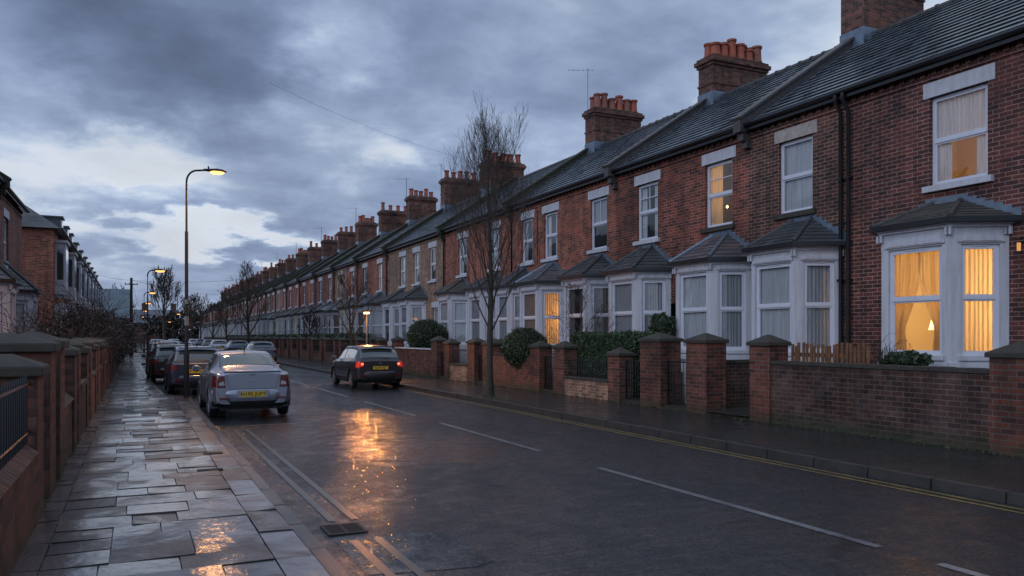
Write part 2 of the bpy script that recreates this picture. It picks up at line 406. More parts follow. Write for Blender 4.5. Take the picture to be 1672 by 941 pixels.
# ------------------------------------------------------------------ mesh builder
class MB:
    def __init__(self):
        self.v = []; self.f = []; self.sm = []; self.M = None
    def add(self, vs, fs, smooth=False):
        o = len(self.v)
        if self.M is not None: vs = [self.M @ Vector(p) for p in vs]
        self.v += [tuple(p) for p in vs]
        self.f += [tuple(i+o for i in f) for f in fs]
        self.sm += [smooth]*len(fs)
        return self
    def box(self, x0, x1, y0, y1, z0, z1):
        vs = [(x, y, z) for x in (x0, x1) for y in (y0, y1) for z in (z0, z1)]
        return self.add(vs, [(0,1,3,2), (4,6,7,5), (0,4,5,1), (2,3,7,6), (0,2,6,4), (1,5,7,3)])
    def quad(self, *p):
        return self.add(list(p), [tuple(range(len(p)))])
    def prism(self, poly, z0, z1):
        n = len(poly)
        vs = [(x, y, z0) for x, y in poly]+[(x, y, z1) for x, y in poly]
        fs = [tuple(range(n))[::-1], tuple(range(n, 2*n))]+[(i, (i+1) % n, n+(i+1) % n, n+i) for i in range(n)]
        return self.add(vs, fs)
    def frustum(self, x0, x1, y0, y1, z0, z1, ix, iy):
        vs = [(x0,y0,z0), (x1,y0,z0), (x1,y1,z0), (x0,y1,z0), (x0+ix,y0+iy,z1), (x1-ix,y0+iy,z1), (x1-ix,y1-iy,z1), (x0+ix,y1-iy,z1)]
        return self.add(vs, [(3,2,1,0), (4,5,6,7), (0,1,5,4), (1,2,6,5), (2,3,7,6), (3,0,4,7)])
    def tube(self, pts, rad, n=8, caps=True):
        pts = [Vector(p) for p in pts]
        if isinstance(rad, (int, float)): rad = [rad]*len(pts)
        vs = []; fs = []
        for i, p in enumerate(pts):
            d = (pts[min(i+1, len(pts)-1)]-pts[max(i-1, 0)]).normalized()
            a = d.orthogonal().normalized() if i == 0 else (a - d*a.dot(d)).normalized()
            b = d.cross(a)
            for k in range(n):
                t = 2*pi*k/n
                vs.append(p+(a*cos(t)+b*sin(t))*rad[i])
        for i in range(len(pts)-1):
            for k in range(n):
                fs.append((i*n+k, i*n+(k+1) % n, (i+1)*n+(k+1) % n, (i+1)*n+k))
        if caps:
            fs.append(tuple(range(n))[::-1]); fs.append(tuple((len(pts)-1)*n+k for k in range(n)))
        return self.add(vs, fs, True)
    def lathe(self, prof, cx, cy, n=16):
        vs = []; fs = []
        for r, z in prof:
            for k in range(n):
                t = 2*pi*k/n; vs.append((cx+r*cos(t), cy+r*sin(t), z))
        for i in range(len(prof)-1):
            for k in range(n):
                fs.append((i*n+k, i*n+(k+1) % n, (i+1)*n+(k+1) % n, (i+1)*n+k))
        fs.append(tuple(range(n))[::-1]); fs.append(tuple((len(prof)-1)*n+k for k in range(n)))
        return self.add(vs, fs, True)
    def build(self, name, mat, parent=None, bevel=0, solid=0):
        me = bpy.data.meshes.new(name)
        me.from_pydata(self.v, [], self.f)
        me.polygons.foreach_set('use_smooth', self.sm)
        me.materials.append(MATS[mat])
        if any(self.sm):
            try: me.set_sharp_from_angle(angle=radians(42))
            except Exception: pass
        me.update()
        o = bpy.data.objects.new(name, me); col.objects.link(o)
        if parent is not None: o.parent = parent
        if bevel:
            m = o.modifiers.new('b', 'BEVEL'); m.width = bevel; m.segments = 2; m.limit_method = 'ANGLE'
        return o

def empty(name, loc=(0, 0, 0), rz=0):
    o = bpy.data.objects.new(name, None); col.objects.link(o)
    o.location = loc; o.rotation_euler = (0, 0, rz); o.empty_display_size = .2
    return o
def tag(o, label=None, cat=None, group=None, kind=None):
    if label: o['label'] = label
    if cat: o['category'] = cat
    if group: o['group'] = group
    if kind: o['kind'] = kind
    return o
def struct(mb, name, mat, **k):
    return tag(mb.build(name, mat, **k), kind='structure')
def kids(o): return [c for c in bpy.data.objects if c.parent is o]
def copy_tree(o, parent=None, cache={}):
    c = o.copy(); col.objects.link(c)
    if parent is not None: c.parent = parent; c.matrix_parent_inverse = o.matrix_parent_inverse
    key = o.name
    if key not in cache: cache[key] = list(kids(o))
    for ch in cache[key]: copy_tree(ch, c)
    return c

def add_light(name, kind, loc, energy, color, size=.1, parent=None, **k):
    l = bpy.data.lights.new(name, kind); l.energy = energy; l.color = color
    if kind == 'POINT' or kind == 'SPOT': l.shadow_soft_size = size
    for a, b in k.items(): setattr(l, a, b)
    o = bpy.data.objects.new(name, l); col.objects.link(o); o.location = loc
    if parent is not None: o.parent = parent
    return o

# ------------------------------------------------------------------ camera
cam = bpy.data.cameras.new('camera'); co = bpy.data.objects.new('camera', cam); col.objects.link(co)
cam.sensor_width = 36; cam.lens = 28.0; cam.shift_y = .0475; cam.clip_end = 6000; cam.clip_start = .1
YAW = math.atan(616/1300)
co.location = (0, 0, 1.8); co.rotation_euler = (pi/2, 0, -YAW)
scene.camera = co
scene.view_settings.view_transform = 'Standard'
scene.view_settings.look = 'None'
scene.view_settings.exposure = 0
scene.cycles.use_denoising = True
scene.cycles.max_bounces = 7; scene.cycles.glossy_bounces = 3; scene.cycles.transparent_max_bounces = 10
scene.cycles.sample_clamp_indirect = 4.0
scene.cycles.caustics_reflective = False; scene.cycles.caustics_refractive = False

def pdir(px, py):
    x = (px-836)/1300; z = (550-py)/1300
    c, s = cos(YAW), sin(YAW)
    return Vector((x*c+s, -x*s+c, z)).normalized()

# ------------------------------------------------------------------ sky
def make_world():
    w = bpy.data.worlds.new('World'); scene.world = w; w.use_nodes = True
    nt = w.node_tree; nt.nodes.clear(); h = NT(nt)
    out = h.n('ShaderNodeOutputWorld'); bg = h.n('ShaderNodeBackground'); h.l(bg.outputs[0], out.inputs[0])
    tc = h.n('ShaderNodeTexCoord').outputs['Generated']
    sky = h.n('ShaderNodeTexSky'); sky.sky_type = 'NISHITA'; sky.sun_disc = False
    sky.sun_elevation = radians(2.5); sky.sun_rotation = radians(200); sky.ozone_density = 3.0; sky.dust_density = 1.0
    sp = h.n('ShaderNodeSeparateXYZ'); h.l(tc, sp.inputs[0])
    z = h.math('MAXIMUM', sp.outputs[2], 0.0)
    den = h.math('ADD', z, .24)
    cx = h.math('DIVIDE', sp.outputs[0], den); cy = h.math('DIVIDE', sp.outputs[1], den)
    cv = h.n('ShaderNodeCombineXYZ'); h.l(cx, cv.inputs[0]); h.l(cy, cv.inputs[1]); cv.inputs[2].default_value = 3.7
    P = cv.outputs[0]
    n1 = h.noise(P, 1.15, 9, .50, .15)
    off = h.n('ShaderNodeMapping'); off.inputs['Location'].default_value = (5.1, 2.3, 0); off.inputs['Scale'].default_value = (1, 1, 1); h.l(P, off.inputs['Vector'])
    n2 = h.noise(off.outputs[0], 3.4, 7, .55, .2)
    dens = h.math('ADD', h.math('MULTIPLY_ADD', n2, .60, h.math('MULTIPLY', n1, .95)), -.27)
    # irregular cloud banks at world directions (azimuth, elevation), edges broken up by noise
    wn = h.n('ShaderNodeTexNoise'); wn.inputs['Scale'].default_value = 2.6; wn.inputs['Detail'].default_value = 6; wn.inputs['Roughness'].default_value = .58; h.l(P, wn.inputs['Vector'])
    ws = h.n('ShaderNodeSeparateColor'); h.l(wn.outputs['Color'], ws.inputs[0])
    az = h.math('ARCTAN2', sp.outputs[0], sp.outputs[1]); el = h.math('ARCSINE', sp.outputs[2])
    az = h.math('ADD', az, h.math('MULTIPLY_ADD', ws.outputs[0], .34, -.17)); el = h.math('ADD', el, h.math('MULTIPLY_ADD', ws.outputs[1], .17, -.085))
    def bank(px, py, wx, wy, amt, prev):
        d = pdir(px, py); a0 = math.atan2(d.x, d.y); e0 = math.asin(d.z)
        u = h.math('MULTIPLY', h.math('SUBTRACT', az, a0), 1300/wx); v = h.math('MULTIPLY', h.math('SUBTRACT', el, e0), 1300/wy)
        r2 = h.math('ADD', h.math('MULTIPLY', u, u), h.math('MULTIPLY', v, v))
        return h.math('MULTIPLY_ADD', h.math('EXPONENT', h.math('MULTIPLY', r2, -1.0)), amt, prev)
    for b in SKY_BANKS: dens = bank(*b, dens)
    def blob(d, sharp, amt, prev):
        dp = h.n('ShaderNodeVectorMath'); dp.operation = 'DOT_PRODUCT'; h.l(tc, dp.inputs[0]); dp.inputs[1].default_value = d.normalized()
        g = h.math('POWER', h.math('MAXIMUM', dp.outputs['Value'], 0.0), sharp)
        return h.math('MULTIPLY_ADD', g, amt, prev)
    for b in SKY_BLOBS: dens = blob(*b, dens)
    fn = h.noise(P, 7.5, 8, .6)
    fd = h.math('SUBTRACT', h.math('MULTIPLY_ADD', fn, .16, dens), .08)
    cloud = h.ramp(fd, [(0.0, (.84, .88, .94)), (.24, (.74, .80, .90)), (.35, (.52, .62, .78)), (.45, (.34, .43, .61)), (.56, (.25, .325, .49)), (.68, (.18, .24, .38)), (.82, (.13, .175, .285)), (1.0, (.09, .12, .20))])
    skyc = h.mult(sky.outputs[0], (.10, .10, .10), 1)
    skyc = h.mix(.6, skyc, (.66, .74, .88))
    lowz = h.math('POWER', h.math('SUBTRACT', 1.0, z, clamp=True), 5)
    skyc = h.mix(h.math('MULTIPLY', lowz, .7), skyc, (.84, .85, .88))
    thin = h.ramp(fd, [(.10, 1.0), (.42, 0.0)])
    c = h.mix(h.math('MULTIPLY', thin, .55), cloud, skyc)
    md = h.math('MULTIPLY_ADD', h.noise(P, 2.3, 6, .55), .5, .75)
    cm = h.n('ShaderNodeVectorMath'); cm.operation = 'SCALE'; h.l(c, cm.inputs[0]); h.l(md, cm.inputs['Scale']); c = cm.outputs[0]
    # horizon haze, warm-lilac and a pale band
    hz = h.math('POWER', h.math('SUBTRACT', 1.0, z, clamp=True), 9)
    c = h.mix(h.math('MULTIPLY', hz, .40), c, (.34, .39, .50))
    # brighter western sky, behind and to the left of the viewer
    dp = h.n('ShaderNodeVectorMath'); dp.operation = 'DOT_PRODUCT'; h.l(tc, dp.inputs[0]); dp.inputs[1].default_value = Vector((-.9, -.35, .35)).normalized()
    wb = h.math('POWER', h.math('MAXIMUM', dp.outputs['Value'], 0.0), 3)
    c2 = h.n('ShaderNodeVectorMath'); c2.operation = 'SCALE'; h.l(c, c2.inputs[0]); h.l(h.math('MULTIPLY_ADD', wb, WEST, 1.0), c2.inputs['Scale'])
    h.l(c2.outputs[0], bg.inputs[0]); bg.inputs[1].default_value = SKY_STRENGTH
SKY_STRENGTH = 1.0
WEST = 1.1
# px, py, sharpness, amount (positive = darker cloud)
SKY_BLOBS = [(Vector((.56, .45, .68)), 8, -.16), (Vector((-.6, -.3, .8)), 3, -.08)]
# px, py, width, height, amount (positive = darker cloud)
SKY_BANKS = [(220, 75, 290, 120, .32), (360, 165, 110, 60, .12), (15, 255, 80, 50, .13), (545, 55, 110, 75, -.26), (530, 115, 60, 35, -.10), (130, 272, 160, 36, -.40), (235, 235, 80, 30, -.12),
             (15, 120, 60, 70, -.10), (445, 195, 70, 26, -.16), (655, 252, 70, 36, -.27), (340, 380, 200, 22, -.42), (455, 402, 120, 16, -.24), (150, 303, 50, 12, .12), (480, 290, 170, 34, .08),
             (300, 425, 200, 20, .06), (260, 345, 110, 13, .10), (720, 130, 130, 60, .07), (1000, 120, 300, 120, .03)]
make_world()
sun = bpy.data.lights.new('sun', 'SUN'); sun.energy = .5; sun.angle = radians(35); sun.color = (.80, .86, 1.0)
so = bpy.data.objects.new('sun', sun); col.objects.link(so)
so.rotation_euler = Vector((.80, .35, -.48)).to_track_quat('-Z', 'Y').to_euler()
sun.specular_factor = .2 if hasattr(sun, 'specular_factor') else 1

# ------------------------------------------------------------------ ground
def lerp_tab(tab, y):
    if y <= tab[0][0]: return tab[0][1]
    for (a, va), (b, vb) in zip(tab, tab[1:]):
        if y <= b: return va+(vb-va)*(y-a)/(b-a)
    return tab[-1][1]
KT = [(-30, 1.38), (17, 1.38), (24.4, 1.42), (25.2, .80), (37, .5), (55, .35), (59, 1.25), (400, 1.25)]
kx = lambda y: lerp_tab(KT, y)
KR = 8.5
ys = [-30, 0, 5, 10, 15, 17, 19.5, 22, 24.4, 25.2, 27, 32, 37, 45, 55, 57, 59, 80, 120, 200, 300]
FAR = 262
b = MB(); b.quad((-900, -300, -.02), (900, -300, -.02), (900, 2500, -.02), (-900, 2500, -.02)); struct(b, 'ground', 'earth')
b = MB(); b.quad((-.5, -30, 0), (KR, -30, 0), (KR, FAR, 0), (-.5, FAR, 0)); struct(b, 'road', 'road_wet')
# right pavement
b = MB(); b.box(KR+.13, 11.25, -30, FAR, -.01, .115); struct(b, 'pavement_right', 'path_wet')
b = MB(); b.box(11.25, 22.5, -30, FAR, -.01, .2); struct(b, 'garden_ground', 'earth')
b = MB(); b.box(-14, -.85, -30, FAR, -.01, .135); struct(b, 'garden_ground_left', 'earth')
# base under left slabs
b = MB()
for a, c in zip(ys, ys[1:]):
    c = min(c, FAR)
    if a < FAR: b.add([(-.85, a, .095), (kx(a)-.1, a, .095), (kx(c)-.1, c, .095), (-.85, c, .095)], [(0, 1, 2, 3)])
struct(b, 'pavement_bedding', 'patch_dark')
# kerbs : individual stones
def kerb(fx, y0, y1, w, sgn, name, mat, top=.12, L=.9):
    b = MB(); y = y0
    while y < y1:
        l = L if y < 70 else 4.0
        e = min(y+l-.022, y1)
        for yy0, yy1 in ((y, e),):
            xa, xb = fx(yy0), fx(yy1); j = rnd.uniform(-.004, .004); t = top+rnd.uniform(-.004, .004)
            vs = [(xa+j, yy0, -.02), (xa-sgn*w, yy0, -.02), (xb-sgn*w, yy1, -.02), (xb+j, yy1, -.02), (xa+j-sgn*.012, yy0, t), (xa-sgn*w, yy0, t), (xb-sgn*w, yy1, t), (xb+j-sgn*.012, yy1, t)]
            b.add(vs, [(0,1,2,3), (4,7,6,5), (0,4,5,1), (2,6,7,3), (0,3,7,4), (1,5,6,2)])
        y += l
    return struct(b, name, mat)
kerb(kx, -8, 200, .13, 1, 'kerb_left', 'kerb_stone')
kerb(lambda y: KR, -8, 200, .13, -1, 'kerb_right', 'kerb_dark')
# paving slabs
def paving():
    b = MB(); tones = []
    def slab(x0, x1, ya, yb, dx0=0, dx1=0, z=.118):
        g = .005
        tilt = rnd.uniform(-.006, .006); tl2 = rnd.uniform(-.005, .005); zz = z+rnd.uniform(-.003, .003)
        vs = [(x0+g, ya+g, zz-tilt-tl2), (x1-g, ya+g, zz-tilt+tl2), (x1-g+dx1, yb-g, zz+tilt+tl2), (x0+g+dx0, yb-g, zz+tilt-tl2)]
        vs += [(v[0], v[1], .09) for v in vs]
        b.add(vs, [(0,1,2,3), (4,5,1,0), (5,6,2,1), (6,7,3,2), (7,4,0,3)])
        t = rnd.choice([.15, .3, .5, .55, .6, .7, .8, .95]) if z > .11 else .3
        tones.extend([t]*5)
    y = .8
    while y < 110:
        d = rnd.choice([.38, .45, .5, .5, .55, .42]) if y < 60 else 2.4
        ye = y+d
        k0, k1 = kx(y)-.13, kx(ye)-.13
        inner = min(k0, k1)
        # rows by the wall
        slab(-.84, -.62+.0, y, ye, z=.124)
        xs = [-.62]
        last = k0-.29
        x = -.62
        while last-x > .75:
            x += rnd.choice([.38, .45, .55, .6, .75]); 
            if last-x < .3: break
            xs.append(x)
        xs.append(last)
        dl = k1-k0
        for i in range(len(xs)-1):
            slab(xs[i], xs[i+1], y, ye, 0 if i == 0 else dl*(xs[i]+.62)/(last+.62), dl*(xs[i+1]+.62)/(last+.62))
        y = ye
    y = .8
    while y < 110:
        d = .9 if y < 60 else 2.4; ye = y+d
        k0, k1 = kx(y)-.13, kx(ye)-.13
        slab(k0-.29, k0, y, ye, k1-k0, k1-k0); y = ye
    o = b.build('pavement_left', 'paving'); tag(o, kind='structure')
    a = o.data.attributes.new('tone', 'FLOAT', 'FACE'); a.data.foreach_set('value', tones)
    b = MB(); b.quad((-.85, 110, .118), (1.12, 110, .118), (1.12, FAR, .118), (-.85, FAR, .118)); struct(b, 'pavement_far', 'path_wet')
paving()

# markings
def strip(name, mat, pts, w, z=.005):
    b = MB()
    for (x0, y0), (x1, y1) in zip(pts, pts[1:]):
        b.add([(x0-w/2, y0, z), (x0+w/2, y0, z), (x1+w/2, y1, z), (x1-w/2, y1, z)], [(0, 1, 2, 3)])
    return struct(b, name, mat)
b = MB()
y = -2.0
DASH = [(-1.2, 4.25), (4.8, 9.35), (11.1, 15.6), (17.3, 21.8), (23.5, 28.0), (29.7, 34.2)]
for a, c in DASH+[(36+6*i, 40.3+6*i) for i in range(20)]:
    b.quad((5.70, a, .005), (5.80, a, .005), (5.80, c, .005), (5.70, c, .005))
struct(b, 'road_marking', 'line_white')
for X in (8.16, 8.33): strip('yellow_line_right', 'line_yellow', [(X, -5), (X, 24.5)], .055)
for X in (1.74, 1.96): strip('yellow_line_left', 'line_yellow_worn', [(X, 1), (X, 6.95), ], .075, .0055); strip('yellow_line_left', 'line_yellow_worn', [(X, 7.75), (X, 16.2)], .075, .0055)
b = MB(); b.quad((2.05, 16.75, .005), (3.55, 16.85, .005), (3.55, 16.93, .005), (2.05, 16.83, .005)); struct(b, 'parking_line', 'line_white')
b = MB(); g_ = random.Random(3); pp = [(1.59, 5.9), (1.9, 5.82), (2.2, 5.8), (2.45, 5.72), (2.62, 5.85), (2.58, 6.2), (2.63, 6.6), (2.52, 6.95), (2.2, 7.02), (1.9, 7.0), (1.59, 7.08)]
b.add([(x+g_.uniform(-.02, .02)*(x > 1.6), y+g_.uniform(-.03, .03), .003) for x, y in pp], [tuple(range(len(pp)))]); struct(b, 'road_patch', 'patch_dark')

def grate(x, y, w, l, label, n=7):
    r = empty('drain_grate', (x, y, 0)); tag(r, label, 'drain')
    f = MB(); t = .03
    f.box(-w/2, w/2, -l/2, -l/2+t, .002, .014).box(-w/2, w/2, l/2-t, l/2, .002, .014).box(-w/2, -w/2+t, -l/2+t, l/2-t, .002, .014).box(w/2-t, w/2, -l/2+t, l/2-t, .002, .014)
    f.build('frame', 'grate_iron', r)
    s = MB()
    for i in range(n):
        yy = -l/2+t+(l-2*t)*(i+.5)/n
        s.box(-w/2+t, w/2-t, yy-.012, yy+.012, .003, .012)
    s.box(-.015, .015, -l/2+t, l/2-t, .003, .0125)
    s.build('bars', 'grate_iron', r)
    p = MB(); p.quad((-w/2, -l/2, .0022), (w/2, -l/2, .0022), (w/2, l/2, .0022), (-w/2, l/2, .0022)); p.build('pit_shade', 'black_metal', r)  # flat black sheet painted in for the shade below the bars
grate(1.76, 7.38, .36, .40, 'rusty iron road drain grate beside the left kerb')
for (x, y, w, l, lab) in ((1.02, 12.2, .26, .16, 'small iron cover nearest the silver car on the wet paving'), (.86, 10.7, .30, .12, 'narrow iron stopcock cover sunk in the wet paving slabs')):
    m = MB(); m.box(x-w/2, x+w/2, y-l/2, y+l/2, .11, .129); tag(m.build('metal_cover', 'grate_iron'), lab, 'cover')

# ------------------------------------------------------------------ windows
PW = lambda t: 1.0-.10*t if t < .25 else (.975-.62*((t-.25)/.5)**1.3 if t < .75 else .355+.10*(t-.75)/.25)
def make_window(parent, M, w, h, lod=0, curtain='net_curtain', glass='window_glass', bars=None, split=.52, ctype='net', cdepth=.075, vent=True):
    """M maps (u right, v up, n outward) of the opening's lower-left corner; n=0 is the frame's front face"""
    f = MB(); f.M = M
    t, d = .055, .07
    def fb(u0, u1, v0, v1, n0, n1): f.box(u0, u1, v0, v1, n0, n1)
    fb(0, t, 0, h, -d, 0); fb(w-t, w, 0, h, -d, 0); fb(t, w-t, 0, t, -d, 0); fb(t, w-t, h-t, h, -d, 0)
    ms = h*split
    fb(t, w-t, ms-.03, ms+.03, -d+.01, .012)
    if lod < 2:
        s = .032
        for v0, v1, n in ((t, ms-.03, -.012), (ms+.03, h-t, .006)):
            fb(t, t+s, v0, v1, -d+.02, n); fb(w-t-s, w-t, v0, v1, -d+.02, n)
            fb(t+s, w-t-s, v0, v0+s, -d+.02, n); fb(t+s, w-t-s, v1-s, v1, -d+.02, n)
        if vent: fb(w*.3, w*.7, h-t+.012, h-t+.03, 0, .018)
    if bars:
        if 'v' in bars: fb(w/2-.011, w/2+.011, ms+.03 if 'V' not in bars else t, h-t, -d+.02, -.005)
        if 'V' in bars: fb(w/2-.011, w/2+.011, t, ms-.03, -d+.02, -.005)
        if 'h' in bars: fb(t, w-t, (ms+h)/2-.012, (ms+h)/2+.012, -d+.02, -.005)
    fo = f.build('window', 'upvc', parent)
    p = MB(); p.M = M
    a = t+.02
    pn = -.035
    p.quad((a, a, pn), (w-a, a, pn), (w-a, ms-.02, pn), (a, ms-.02, pn))
    p.quad((a, ms+.02, pn+.01), (w-a, ms+.02, pn+.01), (w-a, h-a, pn+.01), (a, h-a, pn+.01))
    p.build('pane', glass, fo)
    c = MB(); c.M = M
    def drape(u0, u1, v0, v1, amp=.013, freq=9.0, pinch=None, n0=None):
        n = (3 if lod >= 2 else int(max(10, (u1-u0)*60))); m = 1 if pinch is None else 18
        nn = n0 if n0 is not None else -cdepth
        vs = []; fs = []
        ph = rnd.uniform(0, 6)
        for j in range(m+1):
            tv = j/m; v = v1+(v0-v1)*tv
            for i in range(n+1):
                tu = i/n
                ue = u1
                us = u0
                if pinch == 'L': ue = u0+(u1-u0)*PW(tv)
                if pinch == 'R': us = u1-(u1-u0)*PW(tv)
                u = us+(ue-us)*tu
                ww = 0 if lod >= 2 else amp*sin(2*pi*freq*tu*(u1-u0)*1.4+ph+.6*sin(tu*11))
                vs.append((u, v, nn+ww))
        for j in range(m):
            for i in range(n):
                fs.append((j*(n+1)+i, j*(n+1)+i+1, (j+1)*(n+1)+i+1, (j+1)*(n+1)+i))
        c.add(vs, fs, True)
    if ctype == 'net': drape(t, w-t, t*.6, h-t*.6)
    elif ctype == 'half': drape(t, w-t, t, ms)
    elif ctype == 'sides':
        drape(t, w*.33, t, h-t); drape(w*.67, w-t, t, h-t)
    elif ctype == 'tied':
        drape(t-.02, w*.53, t*.5, h-t, pinch='L', freq=12, amp=.026, n0=-cdepth-.03); drape(w*.5, w-t+.02, t*.5, h-t, pinch='R', freq=12, amp=.03, n0=-cdepth)
    elif ctype == 'upper': drape(t, w-t, ms, h-t); drape(t, w*.30, t, ms); drape(w*.74, w-t, t, ms)
    elif ctype == 'left': drape(t, w*.5, t, h-t)
    elif ctype == 'blind': c.quad((t, ms*.9, -cdepth), (w-t, ms*.9, -cdepth), (w-t, h-t*.5, -cdepth), (t, h-t*.5, -cdepth))
    if ctype != 'none': c.build('curtain', curtain, fo)
    return fo

def holed(mb, w, h, holes, reveal=.1):
    """wall in (u,v,n) space with rectangular openings; reveals go to n=-reveal"""
    us = sorted({0, w, *[x for hh in holes for x in (hh[0], hh[1])]}); vs = sorted({0, h, *[x for hh in holes for x in (hh[2], hh[3])]})
    for a, c in zip(us, us[1:]):
        for e, g in zip(vs, vs[1:]):
            mu, mv = (a+c)/2, (e+g)/2
            if any(x[0] < mu < x[1] and x[2] < mv < x[3] for x in holes): continue
            mb.quad((a, e, 0), (c, e, 0), (c, g, 0), (a, g, 0))
    for (a, c, e, g) in holes:
        r = -reveal
        mb.quad((a, e, 0), (a, g, 0), (a, g, r), (a, e, r)); mb.quad((c, e, 0), (c, e, r), (c, g, r), (c, g, 0))
        mb.quad((a, e, 0), (a, e, r), (c, e, r), (c, e, 0)); mb.quad((a, g, 0), (c, g, 0), (c, g, r), (a, g, r))

def frame_mat(O, U, N):
    """matrix with columns u, v(up), n"""
    U = Vector(U).normalized(); N = Vector(N).normalized(); V = Vector((0, 0, 1))
    return Matrix(((U.x, V.x, N.x, O[0]), (U.y, V.y, N.y, O[1]), (U.z, V.z, N.z, O[2]), (0, 0, 0, 1)))

# ------------------------------------------------------------------ houses
EAVE, RIDGE_X, RIDGE_Z = 7.08, 4.0, 9.93
def local_bay(root, yc, lod, z0=.2, zw=3.82, hw=.72, bw=1.2, dp=.9, wz=(1.46, 3.45), frontw=1.12, sidew=.68, roof='slate_dark',
              cfront='net', cside='net', cmat='net_curtain', cmat_side=None, glass='window_glass', wall='white_paint', hood=True, bars=None, zt=4.50):
    cmat_side = cmat_side or cmat
    P = [(0, yc-bw), (-dp, yc-hw), (-dp, yc+hw), (0, yc+bw)]
    wb = MB(); wins = []
    for i in range(3):
        a, c = P[i+1], P[i]          # u direction so that outward normal is to the street: going from far to near
        U = Vector((c[0]-a[0], c[1]-a[1], 0)); L = U.length; Un = U.normalized(); N = Vector((0, 0, 1)).cross(Un) * -1
        if N.x > 0: N = -N
        M = frame_mat((a[0], a[1], z0), Un, N)
        ww = frontw if i == 1 else sidew
        u0 = (L-ww)/2 if i == 1 else ((L-ww)/2+.02 if i == 0 else (L-ww)/2-.02)
        hole = (u0, u0+ww, wz[0]-z0, wz[1]-z0)
        wb.M = M; holed(wb, L, zw-z0, [hole], .09)
        wins.append((i, M @ Matrix.Translation((u0, hole[2], -.05)), ww, wz[1]-wz[0]))
        if lod < 2 and hood:
            # clipped hood moulding above the window and a sill below
            z1 = hole[3]+.03
            prof = [(u0-.07, z1), (u0+ww+.07, z1), (u0+ww+.07, z1+.07), (u0+ww-.02, z1+.14), (u0+.02, z1+.14), (u0-.07, z1+.07)]
            n = 6
            vs = [(p[0], p[1], 0.0) for p in prof]+[(p[0], p[1], .035) for p in prof]
            wb.add(vs, [tuple(range(n, 2*n))]+[(k, (k+1) % n, n+(k+1) % n, n+k) for k in range(n)])
            vs = [(u0+.0, z1+.02, .0), (u0+ww, z1+.02, .0), (u0+ww-.06, z1+.10, .0), (u0+.06, z1+.10, .0)]
            wb.add([(x, y, .048) for x, y, _ in vs]+[(x, y, .03) for x, y, _ in vs], [(0,1,2,3), (0,4,5,1), (1,5,6,2), (2,6,7,3), (3,7,4,0)])
            wb.box(u0-.06, u0+ww+.06, hole[2]-.09, hole[2], 0, .05)
    wb.M = None
    # plinth band, string, cornice following the plan
    def band(off, za, zb):
        k = off
        pl = [(0, yc-bw-k*1.1), (-dp-k, yc-hw-k*.55), (-dp-k, yc+hw+k*.55), (0, yc+bw+k*1.1)]
        wb.prism(pl[::-1], za, zb)
    band(.06, wz[0]-.26, wz[0]-.12); band(.03, z0, .55)
    if lod < 2:
        band(.05, zw-.10, zw-.05); band(.10, zw-.05, zw+.03)
        for (x, y) in ((-dp-.03, yc-hw), (-dp-.03, yc+hw), (-.05, yc-bw-.03), (-.05, yc+bw+.03)):   # little brackets at the corners
            for k in (-.06, .02): wb.box(x-.045, x+.02, y+k, y+k+.045, zw-.24, zw-.10)
    else: band(.08, zw-.08, zw+.03)
    wb.build('bay', wall, root, bevel=.006 if lod == 0 else 0)
    for i, M, ww, hh in wins:
        if i == 2 and lod == 2: continue
        make_window(root, M, ww, hh, lod, curtain=cmat if i == 1 else cmat_side, ctype=cfront if i == 1 else cside, glass=glass, bars=bars)
    # roof
    e = .14; ze = zw+.05
    A = [(0, yc-bw-e*1.6, ze), (-dp-e, yc-hw-e*.7, ze), (-dp-e, yc+hw+e*.7, ze), (0, yc+bw+e*1.6, ze)]
    T = [(0, yc-.28, zt), (0, yc+.28, zt)]
    r = MB()
    th = .05
    def slab3(a, c, d, f=None):
        # courses between lower edge a-c and upper edge d-f
        f = f or d
        n = 7 if lod < 2 else 1
        a, c, d, f = map(Vector, (a, c, d, f))
        nn = (c-a).cross(d-a).normalized()
        if nn.z < 0: nn = -nn
        for k in range(n):
            t0, t1 = k/n, (k+1)/n+(.02 if k < n-1 else 0)
            p = [a.lerp(d, t0), c.lerp(f, t0), c.lerp(f, t1), a.lerp(d, t1)]
            up = [.022*nn, .022*nn, .004*nn, .004*nn]
            q = [pp+uu for pp, uu in zip(p, up)]
            r.add([tuple(x) for x in q]+[tuple(p[0]), tuple(p[1])], [(0, 1, 2, 3), (0, 4, 5, 1)])
    slab3(A[0], A[1], T[0]); slab3(A[1], A[2], T[0], T[1]); slab3(A[2], A[3], T[1])
    r.prism([(x, y) for x, y, z in A][::-1], ze-.03, ze-.002)
    ro = r.build('bay_roof', roof, root)
    # hip ridges + flashing
    for a, t in ((A[1], T[0]), (A[2], T[1])):
        hp = MB()
        a = Vector(a)+Vector((0, 0, .03)); t = Vector(t)+Vector((0, 0, .02))
        if lod < 2:
            n = 5
            for k in range(n):
                p0 = a.lerp(t, k/n); p1 = a.lerp(t, (k+1)/n+.03); hp.tube([p0, p1], [.05, .042], 8)
        else: hp.tube([a, t], .045, 5)
        hp.build('hip_ridge', 'ridge_tile' if roof != 'slate_mixed' else 'lead', ro)
    fl = MB()
    n = 7 if lod < 2 else 1
    for s, a, t in ((-1, A[0], T[0]), (1, A[3], T[1])):
        for k in range(n):
            y0_, y1_ = a[1]+(t[1]-a[1])*k/n, a[1]+(t[1]-a[1])*(k+1)/n
            zb, zt_ = a[2]+(t[2]-a[2])*k/n, a[2]+(t[2]-a[2])*(k+1)/n
            fl.box(-.015, 0.002, min(y0_, y1_), max(y0_, y1_), zb, zt_+.11)
    fl.box(-.015, .002, T[0][1], T[1][1], zt-.05, zt+.11)
    fl.build('flashing', 'lead', ro)
